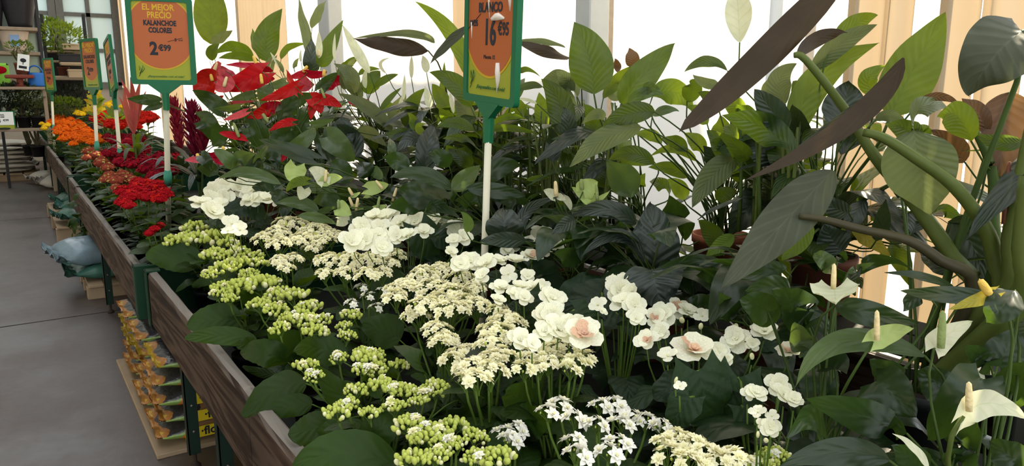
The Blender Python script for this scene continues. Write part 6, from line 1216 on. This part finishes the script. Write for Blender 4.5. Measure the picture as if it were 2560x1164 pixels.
for x in (xa, xb_): 
    for y in (YS - .3, YS + .26): link('upright', MB().bbox((x, y, 0), (x + .04, y + .04, 3.2), .003).mesh('upright', M['shelf_dark'], False), parent=sh, loc=(0, 0, 0))
link('back_panel', MB().box((xa, YS + .3, .9), (xb_, YS + .32, 3.2)).mesh('back_panel', M['paint_mint'], False), parent=sh, loc=(0, 0, 0))
def bigpot(label, px, py, wpx, hpx, mat, y=YS, sticker=None):
    w = W2(px, py, y); d_ = (w - CAM).dot(FW); R0 = wpx / 2 * d_ / F; h = hpx * d_ / F
    r = thing('plant_pot', label, 'pot', w); pb = MB().lathe([(0, 0), (R0 * .66, 0), (R0 * .72, h * .15), (R0 * .95, h * .8), (R0, h * .94), (R0 * 1.03, h), (R0 * .95, h), (R0 * .9, h * .85), (0, h * .8)], 24).mesh('pot_body', M[mat]); link('pot_body', pb, w, r)
    if sticker: link('sticker', MB().box((-.05, -R0 * .97, h * .25), (.07, -R0 * .93, h * .8)).mesh('sticker', M['card_blue'], False), w, r); link('sticker_emblem', MB().ell((.01, -R0 * .98, h * .42), (.035, .004, .03), 10, 6).mesh('sticker_emblem', M['ink']), w, r)
bigpot('large dark slate pot on the upper far shelf', 52, 69, 76, 70, 'pot_slate'); bigpot('dark slate pot cut by the left picture edge', -22, 69, 66, 72, 'pot_slate'); bigpot('cream pot with a blue sticker on the middle far shelf', 38, 130, 66, 50, 'pot_cream', sticker=True); bigpot('cream pot cut by the left picture edge', -25, 130, 50, 50, 'pot_cream')
bush('small bonsai with a white tag on a red tray', 48, 120, 10.8, .19, .09, 'spath', 320, .05, z0=P(48, 186, 10.8).z, name='bonsai')
tr_ = tag(link('red_tray', MB().bbox((-.18, -.12, -.05), (.18, .12, 0), .01).lathe([(.0, -.175), (.12, -.175), (.05, -.15), (.04, -.06), (.1, -.05)], 12).mesh('red_tray', M['red_tray'], False), P(48, 187, 10.8)), 'dark red tray holding the small tagged bonsai', 'tray')
tg_ = thing('plant_tag', 'white tag with a bonsai emblem hung before the small bonsai', 'tag', P(58, 156, 10.72)); link('tag_card', MB().bbox((-.075, -.004, -.115), (.075, .004, .115), .003).mesh('tag_card', M['paper_white'], False), WLOC[tg_.name], tg_, rot=(0, .15, -.3)); link('tag_emblem', MB().ell((0, -.006, .03), (.04, .003, .03), 8, 5).box((-.004, -.008, -.03), (.004, -.004, .02)).box((-.05, -.008, -.085), (.05, -.004, -.05)).mesh('tag_emblem', M['ink']), WLOC[tg_.name], tg_, rot=(0, .15, -.3))
link('tag_stake', MB().box((-.006, -.004, -.26), (.006, .004, -.10)).mesh('tag_stake', M['green_dark'], False), WLOC[tg_.name], tg_)
wc = thing('watering_can', 'blue watering can on the far shelf', 'watering can', P(95, 216, 11.0)); link('can_body', MB().lathe([(0, 0), (.12, 0), (.125, .02), (.115, .17), (.09, .2), (.08, .19)], 16).mesh('can_body', M['can_blue']), WLOC[wc.name], wc)
link('spout', MB().tube([(.1, 0, .05), (.17, 0, .14), (.2, 0, .24)], [.022, .016, .014], 8).lathe([(.014, 0), (.035, .03), (.0, .034)], 10, o=(.2, 0, .23)).mesh('spout', M['can_blue']), WLOC[wc.name], wc); link('handle', MB().tube(bez((-.09, 0, .18), (-.12, 0, .34), (.08, 0, .34), (.08, 0, .18), 8), .012, 6).mesh('handle', M['can_blue']), WLOC[wc.name], wc)
cst = thing('side_stand', 'low brown wooden stand under the watering can and the bonsai', 'stand', P(95, 217, 11.0)); wz = WLOC[cst.name]
link('stand_top', MB().bbox((-.75, -.25, -.04), (.10, .25, 0), .005).mesh('stand_top', M['shelf_wood'], False), wz, cst)
for x in (-.73, .04): link('leg', MB().bbox((x, -.2, -wz.z), (x + .05, -.15, -.04), .004).mesh('leg', M['shelf_wood'], False), wz, cst)
link('lower_shelf', MB().bbox((-.75, -.25, .95 - wz.z - .04), (.10, .25, .95 - wz.z), .005).mesh('lower_shelf', M['shelf_wood'], False), wz, cst)
sb_ = thing('lime_bag', 'lime green plastic bag with a red emblem at the left edge', 'bag', P(2, 216, 11.0)); link('bag_body', MB().bbox((-.16, -.06, 0), (.13, .06, .34), .03).mesh('bag_body', M['bag_lime'], True), WLOC[sb_.name], sb_); link('bag_emblem', MB().ell((.02, -.066, .24), (.08, .006, .055), 12, 6).mesh('bag_emblem', M['fl_red']), WLOC[sb_.name], sb_)
# second rack with boxes, and the large ficus bonsai in front of it
r2_ = thing('rack', 'dark rack with flat boxes behind the large bonsai', 'shelf', (1.2, 15.2, 0)); x0, x1 = W2(118, 150, 15.2).x, W2(218, 150, 15.2).x
for py in (128, 152, 190): z = W2(170, py, 15.2).z; link('shelf', MB().bbox((x0, 14.95, z - .03), (x1, 15.4, z), .004).mesh('shelf', M['box_beige'], False), parent=r2_, loc=(0, 0, 0))
for px in (104, 207):
    x = W2(px, 100, 15.2).x; link('upright', MB().bbox((x, 14.95, 0), (x + .05, 15.0, W2(px, 38, 15.2).z), .004).mesh('upright', M['shelf_dark'], False), parent=r2_, loc=(0, 0, 0))
link('back_panel', MB().box((x0, 15.4, .8), (x1, 15.43, W2(170, 118, 15.2).z)).mesh('back_panel', M['shelf_dark'], False), parent=r2_, loc=(0, 0, 0))
for i, (px, py, w_, h_, mt, nm) in enumerate(((190, 118, .40, .10, 'box_beige', 'beige flat box on top of the dark rack'), (185, 146, .44, .14, 'shelf_dark', 'black flat box in the middle of the dark rack'), (180, 160, .34, .05, 'box_beige', 'thin beige box under the black one'), (195, 184, .30, .14, 'box_beige', 'pale box at the bottom of the dark rack'))):
    w = W2(px, py, 14.9); bx_ = thing('storage_box', nm, 'box', w); link('box_body', MB().bbox((-w_ / 2, -.15, -h_ / 2), (w_ / 2, .15, h_ / 2 - .02), .006).mesh('box_body', M[mt], False), w, bx_); link('box_lid', MB().bbox((-w_ / 2 - .01, -.16, h_ / 2 - .03), (w_ / 2 + .01, .16, h_ / 2), .005).mesh('box_lid', M[mt], False), w, bx_)
bush('large ficus bonsai with a twisted trunk above the far plants', 150, 95, 12.6, .40, .24, 'lime', 800, .085, z0=P(145, 192, 12.6).z, name='ficus_bonsai'); bush('dark ficus crown behind the large bonsai', 125, 80, 13.0, .30, .22, 'spath', 520, .08, z0=P(128, 196, 13.0).z, name='ficus_bonsai')
st = thing('side_stand', 'brown wooden stand carrying the ficus bonsai', 'stand', P(150, 193, 12.8)); wz = WLOC[st.name]
link('stand_top', MB().bbox((-.32, -.45, -.05), (.45, .4, -.004), .005).mesh('stand_top', M['shelf_wood'], False), wz, st)
for x in (-.3, .4): link('leg', MB().bbox((x, -.3, -wz.z), (x + .05, -.25, -.05), .004).mesh('leg', M['shelf_wood'], False), wz, st)
# white price card on a stake
pc = P(9, 302, 10.66); ft = Vector((pc.x, pc.y, .95)); r = thing('price_card', 'white price card reading 4€99 in a green frame at the left edge', 'sign', ft)
def pcm(nm, mb, mat): return link(nm, mb.mesh(nm, M[mat], False), pc, r, rot=(0, 0, -.1))
pcm('frame', MB().bbox((-.14, -.008, -.14), (.14, .008, .14), .004), 'sign_green'); pcm('card', MB().bbox((-.125, -.012, -.06), (.125, -.006, .128), .002), 'paper_white'); pcm('card_foot', MB().bbox((-.125, -.012, -.125), (.125, -.006, -.062), .002), 'paper_lime')
for s_, x, z, size in (('4', -.05, .0, .075), ('€99', .03, .008, .04), ('ROSAL', -.02, .085, .026), ('FLORES', -.02, .055, .022)):
    link('lettering', text_mesh(s_, size, M['ink'], .001), pc, r, mat4=Matrix.Translation(pc - ft) @ Matrix.Rotation(-.1, 4, 'Z') @ Matrix.Translation((x, -.0135, z)) @ Matrix.Rotation(PI / 2, 4, 'X'))
link('stake', MB().tube([Vector((0, .015, 0)), Vector((0, .015, pc.z - ft.z))], .010, 8).lathe([(0, 0), (.08, 0), (.07, .015), (.012, .02)], 14).mesh('stake', M['green_dark']), ft, r)
